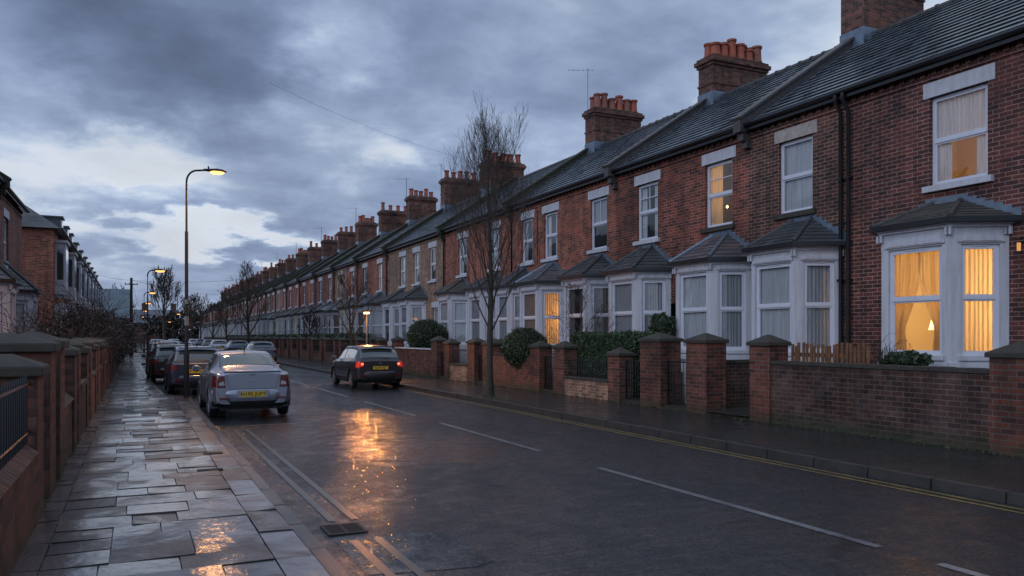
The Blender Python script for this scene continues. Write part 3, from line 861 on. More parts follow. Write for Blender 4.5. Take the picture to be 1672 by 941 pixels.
    g = MB(); k = e+.05
    pl = [(0, yc-bw-k*1.5), (-dp-k, yc-hw-k*.65), (-dp-k, yc+hw+k*.65), (0, yc+bw+k*1.5)]
    pli = [(0, yc-bw-e*.9), (-dp-e+.07, yc-hw-e*.4), (-dp-e+.07, yc+hw+e*.4), (0, yc+bw+e*.9)]
    for i in range(3):
        a, c, ci, ai = pl[i], pl[i+1], pli[i+1], pli[i]
        g.add([(*a, ze-.075), (*c, ze-.075), (*ci, ze-.075), (*ai, ze-.075), (*a, ze+.02), (*c, ze+.02), (*ci, ze+.0), (*ai, ze+.0)],
              [(0,1,2,3), (4,7,6,5), (0,4,5,1), (1,5,6,2), (2,6,7,3), (3,7,4,0)])
    g.build('gutter', 'black_metal', ro)

def make_house(Y0, Y1, wins, bays, lod=0, wall='brick_red', roof='slate', lintel='white_paint', parapet=True, chimney=None, pipes=(), door=None, ground_win=(),
               X=14.0, mirror=False, eave=EAVE, pots=None, room='room_dark', body_depth=8.0, name='terraced_house', gable=False, doormat='door_paint', fascia=False, upper=(4.72, 6.44)):
    root = empty(name, (X, Y0, 0))
    if mirror: root.rotation_euler = (0, 0, pi); root.location = (X, Y1, 0)
    W = Y1-Y0
    def ly(y): return (Y1-y) if mirror else (y-Y0)
    wb = MB()
    M = frame_mat((0, W, 0), (0, -1, 0), (-1, 0, 0))
    holes = []; winl = []
    for wd in wins:
        yc = ly(wd['y']); ww = wd.get('w', 1.1); z0, z1 = wd.get('z', upper)
        u = W-yc-ww/2
        holes.append((u, u+ww, z0, z1)); winl.append((wd, u, ww, z0, z1))
    for wd in ground_win:
        yc = ly(wd['y']); ww = wd.get('w', 1.0); z0, z1 = wd.get('z', (1.5, 3.3)); u = W-yc-ww/2
        holes.append((u, u+ww, z0, z1)); winl.append((wd, u, ww, z0, z1))
    for bd in bays:
        yc = ly(bd['y']); holes.append((W-yc-1.05, W-yc+1.05, .9, 3.7))
    if door is not None:
        yc = ly(door); holes.append((W-yc-.42, W-yc+.42, .3, 2.75))
    wb.M = M; holed(wb, W, eave-.02, holes, .14); wb.M = None
    D = body_depth
    wb.quad((0, 0, 0), (0, 0, eave), (D, 0, eave), (D, 0, 0)); wb.quad((0, W, 0), (D, W, 0), (D, W, eave), (0, W, eave)); wb.quad((D, 0, 0), (D, 0, eave), (D, W, eave), (D, W, 0))
    rz = eave+(RIDGE_Z-EAVE); rx = RIDGE_X
    for yy in (.0, W): wb.quad((0, yy, eave), (rx, yy, rz-.05), (D, yy, eave))
    # corbelled brick courses under the eaves
    wb.box(-.03, -.001, 0, W, eave-.30, eave-.22); wb.box(-.055, -.001, 0, W, eave-.10, eave-.02)
    if lod == 0:
        n = int(W/.23)
        for k in range(n): wb.box(-.05, -.001, .04+k*W/n, .04+k*W/n+.11, eave-.22, eave-.10)
    wb.build('wall', wall, root)
    # rooms
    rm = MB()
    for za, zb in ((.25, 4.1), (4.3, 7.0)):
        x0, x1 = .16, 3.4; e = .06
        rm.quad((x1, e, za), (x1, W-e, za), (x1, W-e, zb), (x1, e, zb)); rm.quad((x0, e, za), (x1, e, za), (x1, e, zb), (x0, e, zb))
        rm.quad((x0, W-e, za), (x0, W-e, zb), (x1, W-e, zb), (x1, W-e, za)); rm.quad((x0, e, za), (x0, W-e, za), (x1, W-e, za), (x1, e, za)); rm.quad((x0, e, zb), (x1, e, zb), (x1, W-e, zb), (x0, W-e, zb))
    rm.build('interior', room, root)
    for wd, u, ww, z0, z1 in winl:
        make_window(root, M @ Matrix.Translation((u, z0, -.075)), ww, z1-z0, lod, curtain=wd.get('cmat', 'net_curtain'), ctype=wd.get('c', 'net'), glass=wd.get('glass', 'window_glass'), bars=wd.get('bars'), split=.5)
        l = MB(); l.M = M
        l.box(u-.14, u+ww+.14, z1, z1+.30, -.05, .018)
        if lod == 0: l.box(u-.02, u+ww+.02, z1-.001, z1+.05, .018, .032)
        l.build('lintel', wd.get('lintel', lintel), root, bevel=.012 if lod == 0 else 0)
        s = MB(); s.M = M; s.box(u-.12, u+ww+.12, z0-.12, z0, -.07, .09); s.build('sill', wd.get('sill', lintel), root, bevel=.008 if lod == 0 else 0)
    for bd in bays:
        k = {a: c for a, c in bd.items() if a != 'y'}
        local_bay(root, ly(bd['y']), lod, **k)
    if door is not None:
        yc = ly(door)
        d = MB(); d.box(.30, .36, yc-.46, yc+.46, .3, 2.3); d.box(.27, .30, yc-.3, yc+.3, .5, 1.1); d.box(.27, .30, yc-.3, yc+.3, 1.25, 2.1)
        do = d.build('door', doormat, root)
        k = MB(); k.lathe([(.0, 0), (.03, .005), (.03, .03), (.0, .04)], 0, 0, 8); 
        k = MB(); k.box(.245, .27, yc-.1, yc+.1, 1.14, 1.19); k.build('letterbox', 'badge_chrome', do)
        g = MB(); g.box(.31, .33, yc-.44, yc+.44, 2.36, 2.72); g.build('fanlight', 'car_glass', root)
        sp = MB(); sp.box(-.3, .3, yc-.45, yc+.45, .15, .3); sp.build('doorstep', 'stone_cap', root)
    # main roof, stepped courses
    r = MB()
    n = 17 if lod < 2 else 9
    xs, zs = -.20, eave-.02
    dx, dz = (rx-xs)/n, (rz-zs)/n
    for k in range(n):
        a = (xs+dx*k, zs+dz*k); c = (xs+dx*(k+1.12), zs+dz*(k+1.12))
        if k == n-1: c = (rx, rz)
        up = .048 if lod < 2 else .06
        nseg = 1
        r.add([(a[0], 0, a[1]+up), (a[0], W, a[1]+up), (c[0], W, c[1]+.006), (c[0], 0, c[1]+.006), (a[0]+.07, 0, a[1]+.02), (a[0]+.07, W, a[1]+.02)],
              [(0, 3, 2, 1), (4, 0, 1, 5)])
    r.quad((rx, 0, rz), (rx, W, rz), (D+.2, W, eave), (D+.2, 0, eave))
    ro = r.build('roof', roof, root)
    rt = MB(); y = 0
    st = .45 if lod < 2 else W
    while y < W-.01:
        l = min(st, W-y); rt.tube([(rx, y, rz+.0), (rx, y+l*.97, rz+.0)], .10 if lod < 2 else .09, 8)
        if lod == 0: rt.tube([(rx, y+l*.90, rz), (rx, y+l*.99, rz)], .125, 8)
        y += st
    rt.build('ridge', 'ridge_tile', ro)
    g = MB()
    g.tube([(-.25, 0, eave+.0), (-.25, W, eave+.0)], .06, 8); g.box(-.21, -.185, 0, W, eave-.14, eave-.03)
    g.build('gutter', 'black_metal', root)
    if fascia:
        g = MB(); g.box(-.182, -.06, 0, W, eave-.09, eave-.045); g.build('fascia', 'white_paint', root)
    if parapet:
        p = MB(); w2 = .14
        for side in (W,):
            a = Vector((-.32, side, eave-.02)); c = Vector((rx, side, rz))
            d = (c-a).normalized(); nn = Vector((-d.z, 0, d.x))
            for lo, hi, hw in ((-.05, .17, w2), (.17, .24, w2+.05)):
                q = []
                for pp in (a, c):
                    for s in (-hw, hw):
                        for t in (lo, hi): q.append(pp+nn*t+Vector((0, s, 0)))
                p.add(q, [(0,1,3,2), (4,6,7,5), (0,4,5,1), (2,3,7,6), (0,2,6,4), (1,5,7,3)])
            p.box(-.40, -.02, side-.13, side+.13, eave-.18, eave+.22); p.box(-.28, -.0, side-.10, side+.10, eave-.38, eave-.18); p.box(-.16, -.0, side-.10, side+.10, eave-.55, eave-.38)
        po = p.build('parapet', 'soot_top' if lod else 'ridge_tile', root, bevel=.01 if lod == 0 else 0)
        f = MB()
        a = Vector((-.1, W-.30, eave+.085)); c = Vector((rx, W-.30, rz+.03))
        f.add([a, a+Vector((0, .16, .0)), c+Vector((0, .16, 0)), c], [(0, 3, 2, 1)]); f.build('flashing', 'lead', po)
    if chimney is not None:
        for ch in (chimney if isinstance(chimney, list) else [chimney]):
            build_chimney(root, ly(ch['y']), lod, **{a: c for a, c in ch.items() if a != 'y'})
    for py in pipes:
        yy = ly(py)
        d = MB(); d.tube([(-.25, yy, eave-.02), (-.25, yy, eave-.18), (-.09, yy, eave-.42), (-.09, yy, .3)], .045, 8)
        for zz in (5.2, 3.0, 1.2): d.box(-.15, -.0, yy-.06, yy+.06, zz, zz+.05)
        d.build('drainpipe', 'black_metal', root)
    if name == 'corner_house' or gable: pass
    return root

POTM = ['terracotta', 'terracotta', 'terracotta_dark']
def build_chimney(root, y, lod=0, top=11.25, pots=8, x0=3.5, x1=5.85, t=.38, aerial=False, tall=None):
    c = MB()
    c.box(x0, x1, y-t, y+t, 8.6, top-.36)
    c.box(x0-.05, x1+.05, y-t-.05, y+t+.05, top-.36, top-.26); c.box(x0-.11, x1+.11, y-t-.11, y+t+.11, top-.26, top-.12); c.box(x0-.05, x1+.05, y-t-.05, y+t+.05, top-.12, top-.03)
    c.box(x0-.03, x1+.03, y-t-.03, y+t+.03, top-1.0, top-.93)
    co_ = c.build('chimney', 'brick_chimney', root, bevel=.012 if lod == 0 else 0)
    f = MB(); f.frustum(x0, x1, y-t, y+t, top-.03, top+.05, .12, .1); f.build('flaunching', 'soot_top', co_)
    l = MB()
    l.box(x0-.02, x1+.02, y-t-.02, y+t+.02, 9.7, 10.05)
    n = 6
    for k in range(n if lod < 2 else 0):
        xa = x0-.02+(RIDGE_X-x0+.02)*k/n
    l.box(x0-.03, x0+.02, y-t-.03, y+t+.03, 9.35, 9.75)
    l.build('flashing', 'lead', co_)
    rows = 2 if pots > 5 else 1
    per = (pots+rows-1)//rows; i = 0
    for rr in range(rows):
        for k in range(per):
            if i >= pots: break
            i += 1
            px_ = x0+.26+(x1-x0-.52)*(k/(per-1) if per > 1 else .5)+rnd.uniform(-.02, .02)
            py_ = y+(0 if rows == 1 else (-.17 if rr == 0 else .17))
            hh = rnd.uniform(.40, .66); r = rnd.uniform(.145, .165)
            p = MB()
            n = 14 if lod == 0 else 8
            z = top+.02
            p.lathe([(r*1.1, z), (r*1.1, z+.06), (r*.98, z+.09), (r*.9, z+hh-.1), (r*1.12, z+hh-.08), (r*1.14, z+hh-.01), (r*.95, z+hh), (r*.8, z+hh-.03), (r*.75, z+hh-.2)], px_, py_, n)
            p.build('chimney_pot', rnd.choice(POTM), co_)
    if aerial:
        a = MB(); xa = x0-.1; hgt = aerial if isinstance(aerial, (int, float)) and aerial is not True else 1.3
        a.tube([(xa, y, top-.8), (xa, y, top+hgt)], .011 if lod < 2 else .018, 5)
        zt = top+hgt-.08
        a.tube([(xa-.75, y+.35, zt), (xa+.2, y-.1, zt)], .007, 4)
        for k in range(6):
            q = Vector((xa-.75, y+.35, zt)).lerp(Vector((xa+.2, y-.1, zt)), k/5)
            dd = Vector((.42, .9, 0))*.17
            a.tube([q-dd, q+dd], .006, 3)
        a.build('aerial', 'cable', co_)

N = 'net_curtain'
H = []
def house(label, *a, group='brick terraced houses of the row on the right', **k):
    o = make_house(*a, **k); tag(o, label, 'house', group); H.append(o); return o

house('nearest brick house on the right, with orange lit bay and tied curtains', 5.6, 12.45,
      [dict(y=9.95, w=1.16, c='upper', cmat='net_curtain', glass='window_glass')],
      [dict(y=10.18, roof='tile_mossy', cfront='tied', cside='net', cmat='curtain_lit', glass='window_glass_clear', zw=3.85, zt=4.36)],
      lod=0, wall='brick_deep', parapet=False, pipes=(12.42,), door=6.9, room='room_paint')
house('brick house second from the right with stone lintel and dark hipped slate bay roof', 12.45, 15.6,
      [dict(y=14.03, w=1.05, c='net', lintel='stone_lintel', sill='stone_cap')],
      [dict(y=13.82, cfront='net', cside='net', cmat=N, roof='slate_dark', zw=3.8, bw=1.15, hw=.68, cmat_side='net_grey')], lod=0, wall='brick_brown', parapet=True, chimney=dict(y=15.5, pots=11, top=12.1), pipes=(12.62,))
house('brick house with a warm light upstairs and blue and purple slates on its bay', 15.6, 18.35,
      [dict(y=16.75, w=1.08, c='left', cmat='curtain_lit', bars='h', sill='stone_cap')],
      [dict(y=16.68, cmat=N, roof='slate_mixed', zw=3.72, cmat_side='net_grey')], lod=0, wall='brick_red', parapet=False, fascia=True)
house('brick house with narrow dark passage beside its bay, below the chimney with eight pots', 18.35, 21.7,
      [dict(y=20.0, w=1.08, c='sides', bars='vh')],
      [dict(y=20.03, cmat='net_grey', roof='slate_dark', zw=3.72)], lod=0, wall='brick_red', parapet=True, chimney=dict(y=21.6, pots=12, top=11.3), door=18.42+.4, doormat='door_red', fascia=True)
house('brick house behind the trimmed hedge, bay half hidden by a small bare tree', 21.7, 24.6,
      [dict(y=22.8, w=1.05, c='blind', cmat='net_grey', bars='v')],
      [dict(y=22.85, cmat='curtain_dark', cfront='sides', roof='slate_dark', zw=3.75)], lod=0, wall='brick_orange', parapet=False, fascia=True, door=24.2)
house('brick house whose bay has one side window glowing orange', 24.6, 27.25,
      [dict(y=26.2, w=1.05, c='sides', cmat=N)],
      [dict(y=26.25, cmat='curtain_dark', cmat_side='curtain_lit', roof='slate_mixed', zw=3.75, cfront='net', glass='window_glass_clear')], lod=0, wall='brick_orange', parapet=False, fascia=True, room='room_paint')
house('narrow brick house just behind the round trimmed bush and bare street tree', 27.25, 29.5,
      [dict(y=28.15, w=1.0, c='sides', cmat='net_grey')],
      [dict(y=28.6, cmat='net_grey', roof='slate_dark', zw=3.75, bw=1.05, hw=.6, frontw=.95)], lod=1, wall='brick_orange', parapet=True, chimney=dict(y=29.2, pots=11, top=11.5, aerial=1.7), fascia=True)
house('brick house seen through the branches of the largest bare tree', 29.5, 33.0,
      [dict(y=31.3, w=1.05, c='net')],
      [dict(y=31.4, cmat='net_grey', roof='slate_dark')], lod=1, wall='brick_orange', parapet=False, door=33.0-.5)
house('brick house left of the largest bare tree with mossy bay roof and end drainpipe', 33.0, 37.4,
      [dict(y=35.0, w=1.1, c='sides')],
      [dict(y=35.2, cmat=N, roof='tile_mossy')], lod=1, wall='brick_orange', parapet=True, pipes=(37.3,), door=33.5)
house('pink brick house with two upper windows and a flat ground floor window', 37.4, 42.8,
      [dict(y=39.2, w=1.0, c='none'), dict(y=41.8, w=1.0, c='sides')],
      [dict(y=42.0-.6, cmat='net_grey', roof='slate_dark')], ground_win=[dict(y=38.7, w=.95)], lod=1, wall='brick_tan', parapet=False, chimney=dict(y=40.7, pots=9, top=11.55), fascia=True)
house('pink brick house with pale eaves at the end of the stepped roofline', 42.8, 47.2,
      [dict(y=44.3, w=1.0, c='net')],
      [dict(y=44.6, cmat='curtain_dark', cfront='sides', roof='slate_dark')], lod=1, wall='brick_tan', parapet=True, chimney=dict(y=47.1, pots=5, top=11.75, aerial=.9), fascia=True, door=46.6)

# far part of the row: four prototypes, then copies
brick_ = None
plain('cream_far', (.36, .33, .27), .5, var=.2, dirt=(.2, .19, .17)); plain('stone_far', (.20, .20, .22), .6, var=.2, dirt=(.14, .13, .13))
ws = ['brick_orange', 'brick_red', 'brick_orange', 'brick_tan', 'brick_red', 'brick_brown', 'brick_orange', 'brick_red']
protos = {}
y = 47.2; k = 0; P_ = 3.55
word = ['third', 'fourth', 'fifth', 'sixth', 'seventh', 'eighth', 'ninth', 'tenth', 'eleventh', 'twelfth', 'thirteenth', 'fourteenth', 'fifteenth', 'sixteenth',
        'seventeenth', 'eighteenth', 'nineteenth', 'twentieth', 'twenty-first', 'twenty-second', 'twenty-third', 'twenty-fourth', 'twenty-fifth', 'twenty-sixth', 'twenty-seventh', 'twenty-eighth', 'twenty-ninth', 'thirtieth', 'thirty-first', 'thirty-second']
ci = 2
while y < 190:
    far_end = k % 2 == 1
    key = (k % 8, far_end)
    if key not in protos:
        o = make_house(y, y+P_, [dict(y=y+1.85, w=1.0, c=['net', 'sides', 'none', 'half'][k % 4], cmat=['net_curtain', 'net_grey'][k % 2])],
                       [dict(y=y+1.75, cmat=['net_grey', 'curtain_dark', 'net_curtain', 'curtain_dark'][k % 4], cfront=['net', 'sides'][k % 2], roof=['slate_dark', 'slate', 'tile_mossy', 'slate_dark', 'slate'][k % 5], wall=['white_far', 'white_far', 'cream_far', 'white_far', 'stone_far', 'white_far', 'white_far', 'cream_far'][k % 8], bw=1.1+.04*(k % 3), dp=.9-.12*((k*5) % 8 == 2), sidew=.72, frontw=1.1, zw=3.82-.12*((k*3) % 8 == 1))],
                       door=y+P_-.5 if k % 2 == 0 else None, doormat=['door_paint', 'door_red', 'upvc'][k % 3], lod=2, wall=ws[k % 8], roof=['slate', 'slate_dark', 'slate_mixed', 'slate_dark', 'slate', 'tile_mossy', 'slate_dark', 'slate'][k % 8], parapet=far_end,
                       chimney=dict(y=y+P_-.1, pots=5-(k // 2) % 2, top=11.75, aerial=(k % 4 == 1), x1=5.85-.35*(k % 3)) if far_end else None, pipes=(y+.1,) if k % 2 == 0 else (), fascia=(k % 2 == 0))
        protos[key] = o
    else:
        o = copy_tree(protos[key]); o.location = (14, y, 0)
    n = ci
    side = 'before' if not far_end else 'under'
    w = word[min(ci, len(word)-1)]
    tag(o, ('distant brick house just %s the %s chimney stack along the right row' % ('in front of' if not far_end else 'below', w)), 'house', 'brick terraced houses of the row on the right')
    if far_end: ci += 1
    y += P_; k += 1

# lit rooms
def room_light(x, y, z, e, c=(1.0, .55, .22), r=.12):
    add_light('room_light', 'POINT', (x, y, z), e, c, r)
room_light(15.0, 10.4, 2.9, 100, (1, .62, .27))
room_light(14.9, 9.2, 2.5, 80, (1, .6, .25))
room_light(15.6, 9.4, 5.3, 58, (1, .55, .22))
add_light('table_light', 'POINT', (13.75, 10.12, 2.1), 9, (1, .6, .25), .06)
room_light(15.2, 16.9, 5.9, 40)
room_light(14.5, 25.55, 2.5, 45, (1, .5, .15))
# hanging bulb behind the upstairs window
b = MB(); b.lathe([(.01, 5.29), (.028, 5.305), (.034, 5.33), (.02, 5.36), (.01, 5.37)], 14.55, 17.05, 12)
tag(b.build('light_bulb', 'bulb_glow'), 'small warm bulb glowing behind the upstairs window with blue bay slates below', 'bulb')
# table lamp in the near bay
r = empty('table_lamp', (13.75, 10.12, 1.35)); tag(r, 'table lamp with pleated shade and carved base standing in the lit bay window', 'lamp')
b = MB(); b.lathe([(.13, .0), (.13, .04), (.05, .08), (.04, .16), (.09, .26), (.10, .34), (.04, .44), (.02, .5), (.02, .62)], 0, 0, 14); b.build('base', 'lamp_base', r)
b = MB(); b.lathe([(.21, .58), (.20, .60), (.13, .90), (.125, .90)], 0, 0, 20); b.build('lamp_shade', 'shade_cloth', r)
b = MB(); b.box(13.4, 13.98, 9.55, 10.75, 1.28, 1.345); b.box(13.5, 13.55, 9.7, 9.75, .3, 1.28); b.box(13.5, 13.55, 10.5, 10.55, .3, 1.28)
tag(b.build('window_table', 'lamp_base'), 'dark wooden table under the lamp in the lit bay', 'table')
# small wall lantern beyond the near bay
r = empty('wall_lantern', (13.86, 8.72, 3.36)); tag(r, 'small warm lantern on the brick wall beside the lit bay', 'wall lamp')
b = MB(); b.box(-.07, .07, -.06, .06, .12, .15); b.box(-.05, .05, -.05, .05, -.12, -.10); b.box(.05, .14, -.015, .015, .06, .09); b.build('bracket', 'black_metal', r)
b = MB(); b.box(-.022, .022, -.022, .022, -.07, .07); b.build('glass', 'lantern_glow', r)

# ------------------------------------------------------------------ left side houses
def lhouse(label, *a, **k):
    o = make_house(*a, mirror=True, **k); tag(o, label, 'house', 'brick houses behind the left garden walls'); return o
lhouse('nearest brick house on the left edge with white framed upper window', 25.5, 32.3, [dict(y=28.6, w=1.1, lintel='white_paint')], [dict(y=28.8, roof='slate_dark', zw=3.45, wz=(1.3, 3.1))], lod=1, X=-4.3, wall='brick_red', parapet=True)
lhouse('left brick house ending the near row, white bay beside bare shrubs', 32.3, 39.2, [dict(y=34.7, w=1.15, z=(4.4, 6.2))], [dict(y=34.9, roof='slate_dark', zw=3.45, wz=(1.3, 3.1))], lod=1, X=-4.3, wall='brick_red', parapet=True)

def dormer_house(Y0, Y1, label, first=False, X=-3.9, eave=7.6):
    root = empty('dormer_house', (X, Y0, 0)); W = Y1-Y0
    tag(root, label, 'house', 'tall dormered houses further along the left side')
    w = MB()
    w.box(-7.5, 0, 0, W, 0, eave)
    w.build('wall', 'brick_orange', root)
    r = MB(); rx, rz = -3.6, eave+2.9; e = .35
    hy = 2.6 if first else 0
    A = [(e, -e if first else 0, eave-.05), (e, W, eave-.05), (-7.5-e, W, eave-.05), (-7.5-e, -e if first else 0, eave-.05)]
    T0, T1 = (rx, hy, rz), (rx, W, rz)
    r.quad(A[0], A[1], T1, T0); r.quad(A[2], A[3], T0, T1); r.quad(A[3], A[0], T0); r.quad(A[1], A[2], T1)
    r.quad(A[3], A[2], A[1], A[0])
    ro = r.build('roof', 'slate_dark', root)
    g = MB(); g.tube([(e+.04, 0, eave-.02), (e+.04, W, eave-.02)], .07, 6); g.build('gutter', 'black_metal', root)
    for yc in ((W*.15, W*.72) if first else (W*.25, W*.75)):
        o = MB(); o.box(0, .5, yc-.95, yc+.95, 4.1, 6.9); o.box(0, .6, yc-1.05, yc+1.05, 6.9, 7.05); o.box(0, .4, yc-.8, yc+.8, 3.95, 4.1)
        oo = o.build('oriel', 'white_paint', root)
        for (x0, x1, ya, yb) in ((.502, .512, yc-.8, yc-.25), (.502, .512, yc-.15, yc+.35), (.502, .512, yc+.42, yc+.85), (.10, .40, yc-.962, yc-.952)):
            p = MB(); p.box(x0, x1, ya, yb, 4.9, 6.6); p.build('window', 'car_glass', oo)
        b_ = MB(); b_.prism([(0, yc-1.1), (0, yc+1.1), (.8, yc+.7), (.8, yc-.7)][::-1], .2, 3.6); bo = b_.build('bay', 'white_paint', root)
        p = MB(); p.box(.802, .812, yc-.55, yc+.55, 1.4, 3.2); p.build('window', 'car_glass', bo)
        if first: yc += 4.6
        if yc > W-.9: yc = W-1.0
        d = MB(); d.box(-2.2, -.1, yc-.6, yc+.6, eave, eave+1.3); do = d.build('dormer', 'slate_dark', root)
        d = MB(); d.box(-.098, -.05, yc-.52, yc+.52, eave+.25, eave+1.2); d.build('window', 'upvc', do)
        d = MB(); d.box(-.048, -.04, yc-.45, yc-.04, eave+.35, eave+1.1); d.box(-.048, -.04, yc+.04, yc+.45, eave+.35, eave+1.1); d.build('pane', 'car_glass', do)
        d = MB(); d.box(-2.3, .04, yc-.7, yc+.7, eave+1.3, eave+1.40); d.build('dormer_roof', 'slate_dark', do)
    if False:
        c = MB(); c.box(-2.4, -1.2, 1.2, 2.2, eave+.5, eave+3.2); c.box(-2.5, -1.1, 1.1, 2.3, eave+3.2, eave+3.4)
        c.build('chimney', 'brick_chimney', root)
    return root
d0 = dormer_house(48.8, 60.8, 'hip roofed brick house on the left with bare brick side wall facing the viewer', first=True)
d1 = dormer_house(60.8, 72.8, 'dormered brick house next beyond the hip roofed one on the left')
for yy, lab in ((72.8, 'dormered brick house in the middle of the far left row'), (84.8, 'dormered brick house near the far end of the left row'), (96.8, 'last dormered brick house at the end of the left row')):
    o = copy_tree(d1); o.location = (-3.9, yy, 0); tag(o, lab)
# distant slate-roofed building closing the view on the left, and roofs beyond
r = empty('distant_house', (-10, 128, 0)); tag(r, 'distant house with a broad blue slate roof facing the viewer, left of the telegraph pole', 'house')
w = MB(); w.box(-9, 9.2, 0, 9, 0, 4.6); w.build('wall', 'brick_brown', r)
w = MB(); w.quad((-9.4, -.3, 4.5), (9.4, -.3, 4.5), (9.4, 4.5, 8.9), (-9.4, 4.5, 8.9)); w.quad((-9.4, 4.5, 8.9), (9.4, 4.5, 8.9), (9.4, 9.3, 4.5), (-9.4, 9.3, 4.5)); w.quad((9.2, 0, 4.5), (9.2, 9, 4.5), (9.2, 4.5, 8.85)); w.build('roof', 'roof_far', r)
r = empty('distant_house', (8, 262, 0)); tag(r, 'low dark slate roofed house closing the far end of the street', 'house')
w = MB(); w.box(-18, 4, 0, 9, 0, 6); w.build('wall', 'brick_brown', r)
w = MB(); w.quad((-18.4, -.3, 5.9), (4.4, -.3, 5.9), (4.4, 4.5, 10), (-18.4, 4.5, 10)); w.build('roof', 'slate', r)
for x in (-14, -6, 2):
    w = MB(); w.box(x, x+1.6, 4, 5, 9, 12); w.build('chimney', 'brick_chimney', r)

# ------------------------------------------------------------------ front walls on the right
def pier(mb_parent, x, y0, y1, z1, w=.42, mat='brick_pier', lod=0, cap=.22, sgn=1):
    p = MB(); p.box(x, x+w, y0, y1, .05, z1); o = p.build('pier', mat, mb_parent, bevel=.008 if lod == 0 else 0)
    c = MB(); e = .045
    c.box(x-e, x+w+e, y0-e, y1+e, z1, z1+.07); c.frustum(x-e, x+w+e, y0-e, y1+e, z1+.07, z1+cap, (w+2*e)/2-.03, (y1-y0+2*e)/2-.03)
    c.build('cap', 'stone_cap', o, bevel=.008 if lod == 0 else 0)
    return o
def panel(parent, x, y0, y1, z1, mat='brick_wall', w=.23, cop='stone_cap', lod=0, copw=.04, coph=.07):
    p = MB(); p.box(x, x+w, y0, y1, .05, z1); o = p.build('wall', mat, parent)
    c = MB()
    if lod == 0:
        n = max(1, int((y1-y0)/.24)); d = (y1-y0)/n
        for k in range(n):
            j = rnd.uniform(-.006, .006); c.box(x-copw, x+w+copw, y0+k*d+.003, y0+(k+1)*d-.003, z1+.001, z1+coph+j)
    else: c.box(x-copw, x+w+copw, y0, y1, z1+.001, z1+coph)
    c.build('coping', cop, o, bevel=.006 if lod == 0 else 0)
def railing(parent, x, y0, y1, z0, z1, n, mat='black_metal', name='railing', spikes=True, r=.009):
    p = MB()
    p.box(x-.012, x+.012, y0, y1, z1-.10, z1-.08); p.box(x-.012, x+.012, y0, y1, z0+.06, z0+.08)
    for k in range(n):
        yy = y0+(y1-y0)*(k+.5)/n
        p.tube([(x, yy, z0), (x, yy, z1-.02), (x, yy, z1+(.04 if spikes else 0))], [r, r, .003], 5)
    p.build(name, mat, parent)
GX = 11.2
G = 'garden walls along the right pavement'
def gw(label, y):
    r = empty('garden_wall', (0, 0, 0)); tag(r, label, 'garden wall', G); return r
def gate(label, y0, y1, z1, x=GX+.15, n=None, mat='black_metal', group='iron gates in the right garden walls'):
    r = empty('garden_gate', (0, 0, 0)); tag(r, label, 'gate', group)
    n = n or max(5, int((y1-y0)/.11))
    f = MB(); f.box(x-.018, x+.018, y0+.01, y0+.04, .18, z1); f.box(x-.018, x+.018, y1-.04, y1-.01, .18, z1); f.box(x-.015, x+.015, y0+.04, y1-.04, z1-.05, z1-.02); f.box(x-.015, x+.015, y0+.04, y1-.04, .24, .27); f.box(x-.015, x+.015, y0+.04, y1-.04, .68, .70)
    f.build('frame', mat, r)
    b_ = MB()
    for k in range(n):
        yy = y0+.04+(y1-y0-.08)*(k+.5)/n; b_.tube([(x, yy, .2), (x, yy, z1-.02), (x, yy, z1+.05)], [.008, .008, .003], 5)
    b_.build('bars', mat, r)
    return r
r = gw('long weathered brick garden wall in front of the lit bay, two capped piers', 9)
pier(r, GX-.04, 6.9, 7.45, 1.50, .5); panel(r, GX, 7.45, 11.85, 1.26); pier(r, GX-.06, 11.85, 12.40, 1.62, .5)
r = gw('short brick side wall beside the open path right of the tall pier', 13)
pier(r, GX-.04, 13.75, 14.45, 1.66, .55); panel_b = MB(); panel_b.box(GX+.51, 13.6, 14.15, 14.38, .1, 1.2); o = panel_b.build('wall', 'brick_wall', r)
c = MB(); c.box(GX+.51, 13.6, 14.11, 14.42, 1.2, 1.27); c.build('coping', 'stone_cap', o)
b = MB(); b.box(GX-.05, 13.1, 12.45, 13.7, .19, .206); struct(b, 'garden_path', 'kerb_stone')
gate('iron gate between the two tallest brick piers', 14.5, 15.38, 1.25)
r = gw('tall brick pier with low iron railing wall and a shorter stone pier, under the hedge', 16)
pier(r, GX-.04, 15.42, 16.25, 1.68, .6)
pier(r, GX-.02, 17.2, 17.75, 1.30, .42, mat='brick_pier'); panel(r, GX, 17.75, 20.1, .60, mat='brick_tan'); railing(r, GX+.12, 17.75, 20.1, .67, 1.2, 26); pier(r, GX-.02, 20.1, 20.75, 1.45, .45)
gate('iron gate with pale pickets showing behind, left of the tall brick pier', 16.3, 17.15, 1.2)
gate('dark iron gate right beside the round bush', 20.8, 21.6, 1.2)
r = gw('brick garden wall with pale coping behind the largest bare tree and under the round bush', 23)
pier(r, GX-.02, 21.65, 22.3, 1.45, .45); panel(r, GX, 22.3, 25.5, 1.18, mat='brick_pier', cop='kerb_stone', coph=.05)
pier(r, GX-.02, 25.5, 26.05, 1.50, .45)
gate('narrow dark gate just left of the bare tree trunk', 26.1, 26.75, 1.15)
r = gw('low wall with dark railings between two brick piers left of the bare tree', 28)
pier(r, GX-.02, 26.8, 27.5, 1.55, .45, lod=1); panel(r, GX, 27.5, 29.4, .70, mat='brick_tan', lod=1); railing(r, GX+.12, 27.5, 29.4, .76, 1.35, 20); pier(r, GX-.02, 29.4, 29.95, 1.50, .45, lod=1)
gate('dark gate to the right of the dark estate car', 30.0, 30.75, 1.2)
r = gw('brick garden wall with white coping directly behind the dark estate car', 33)
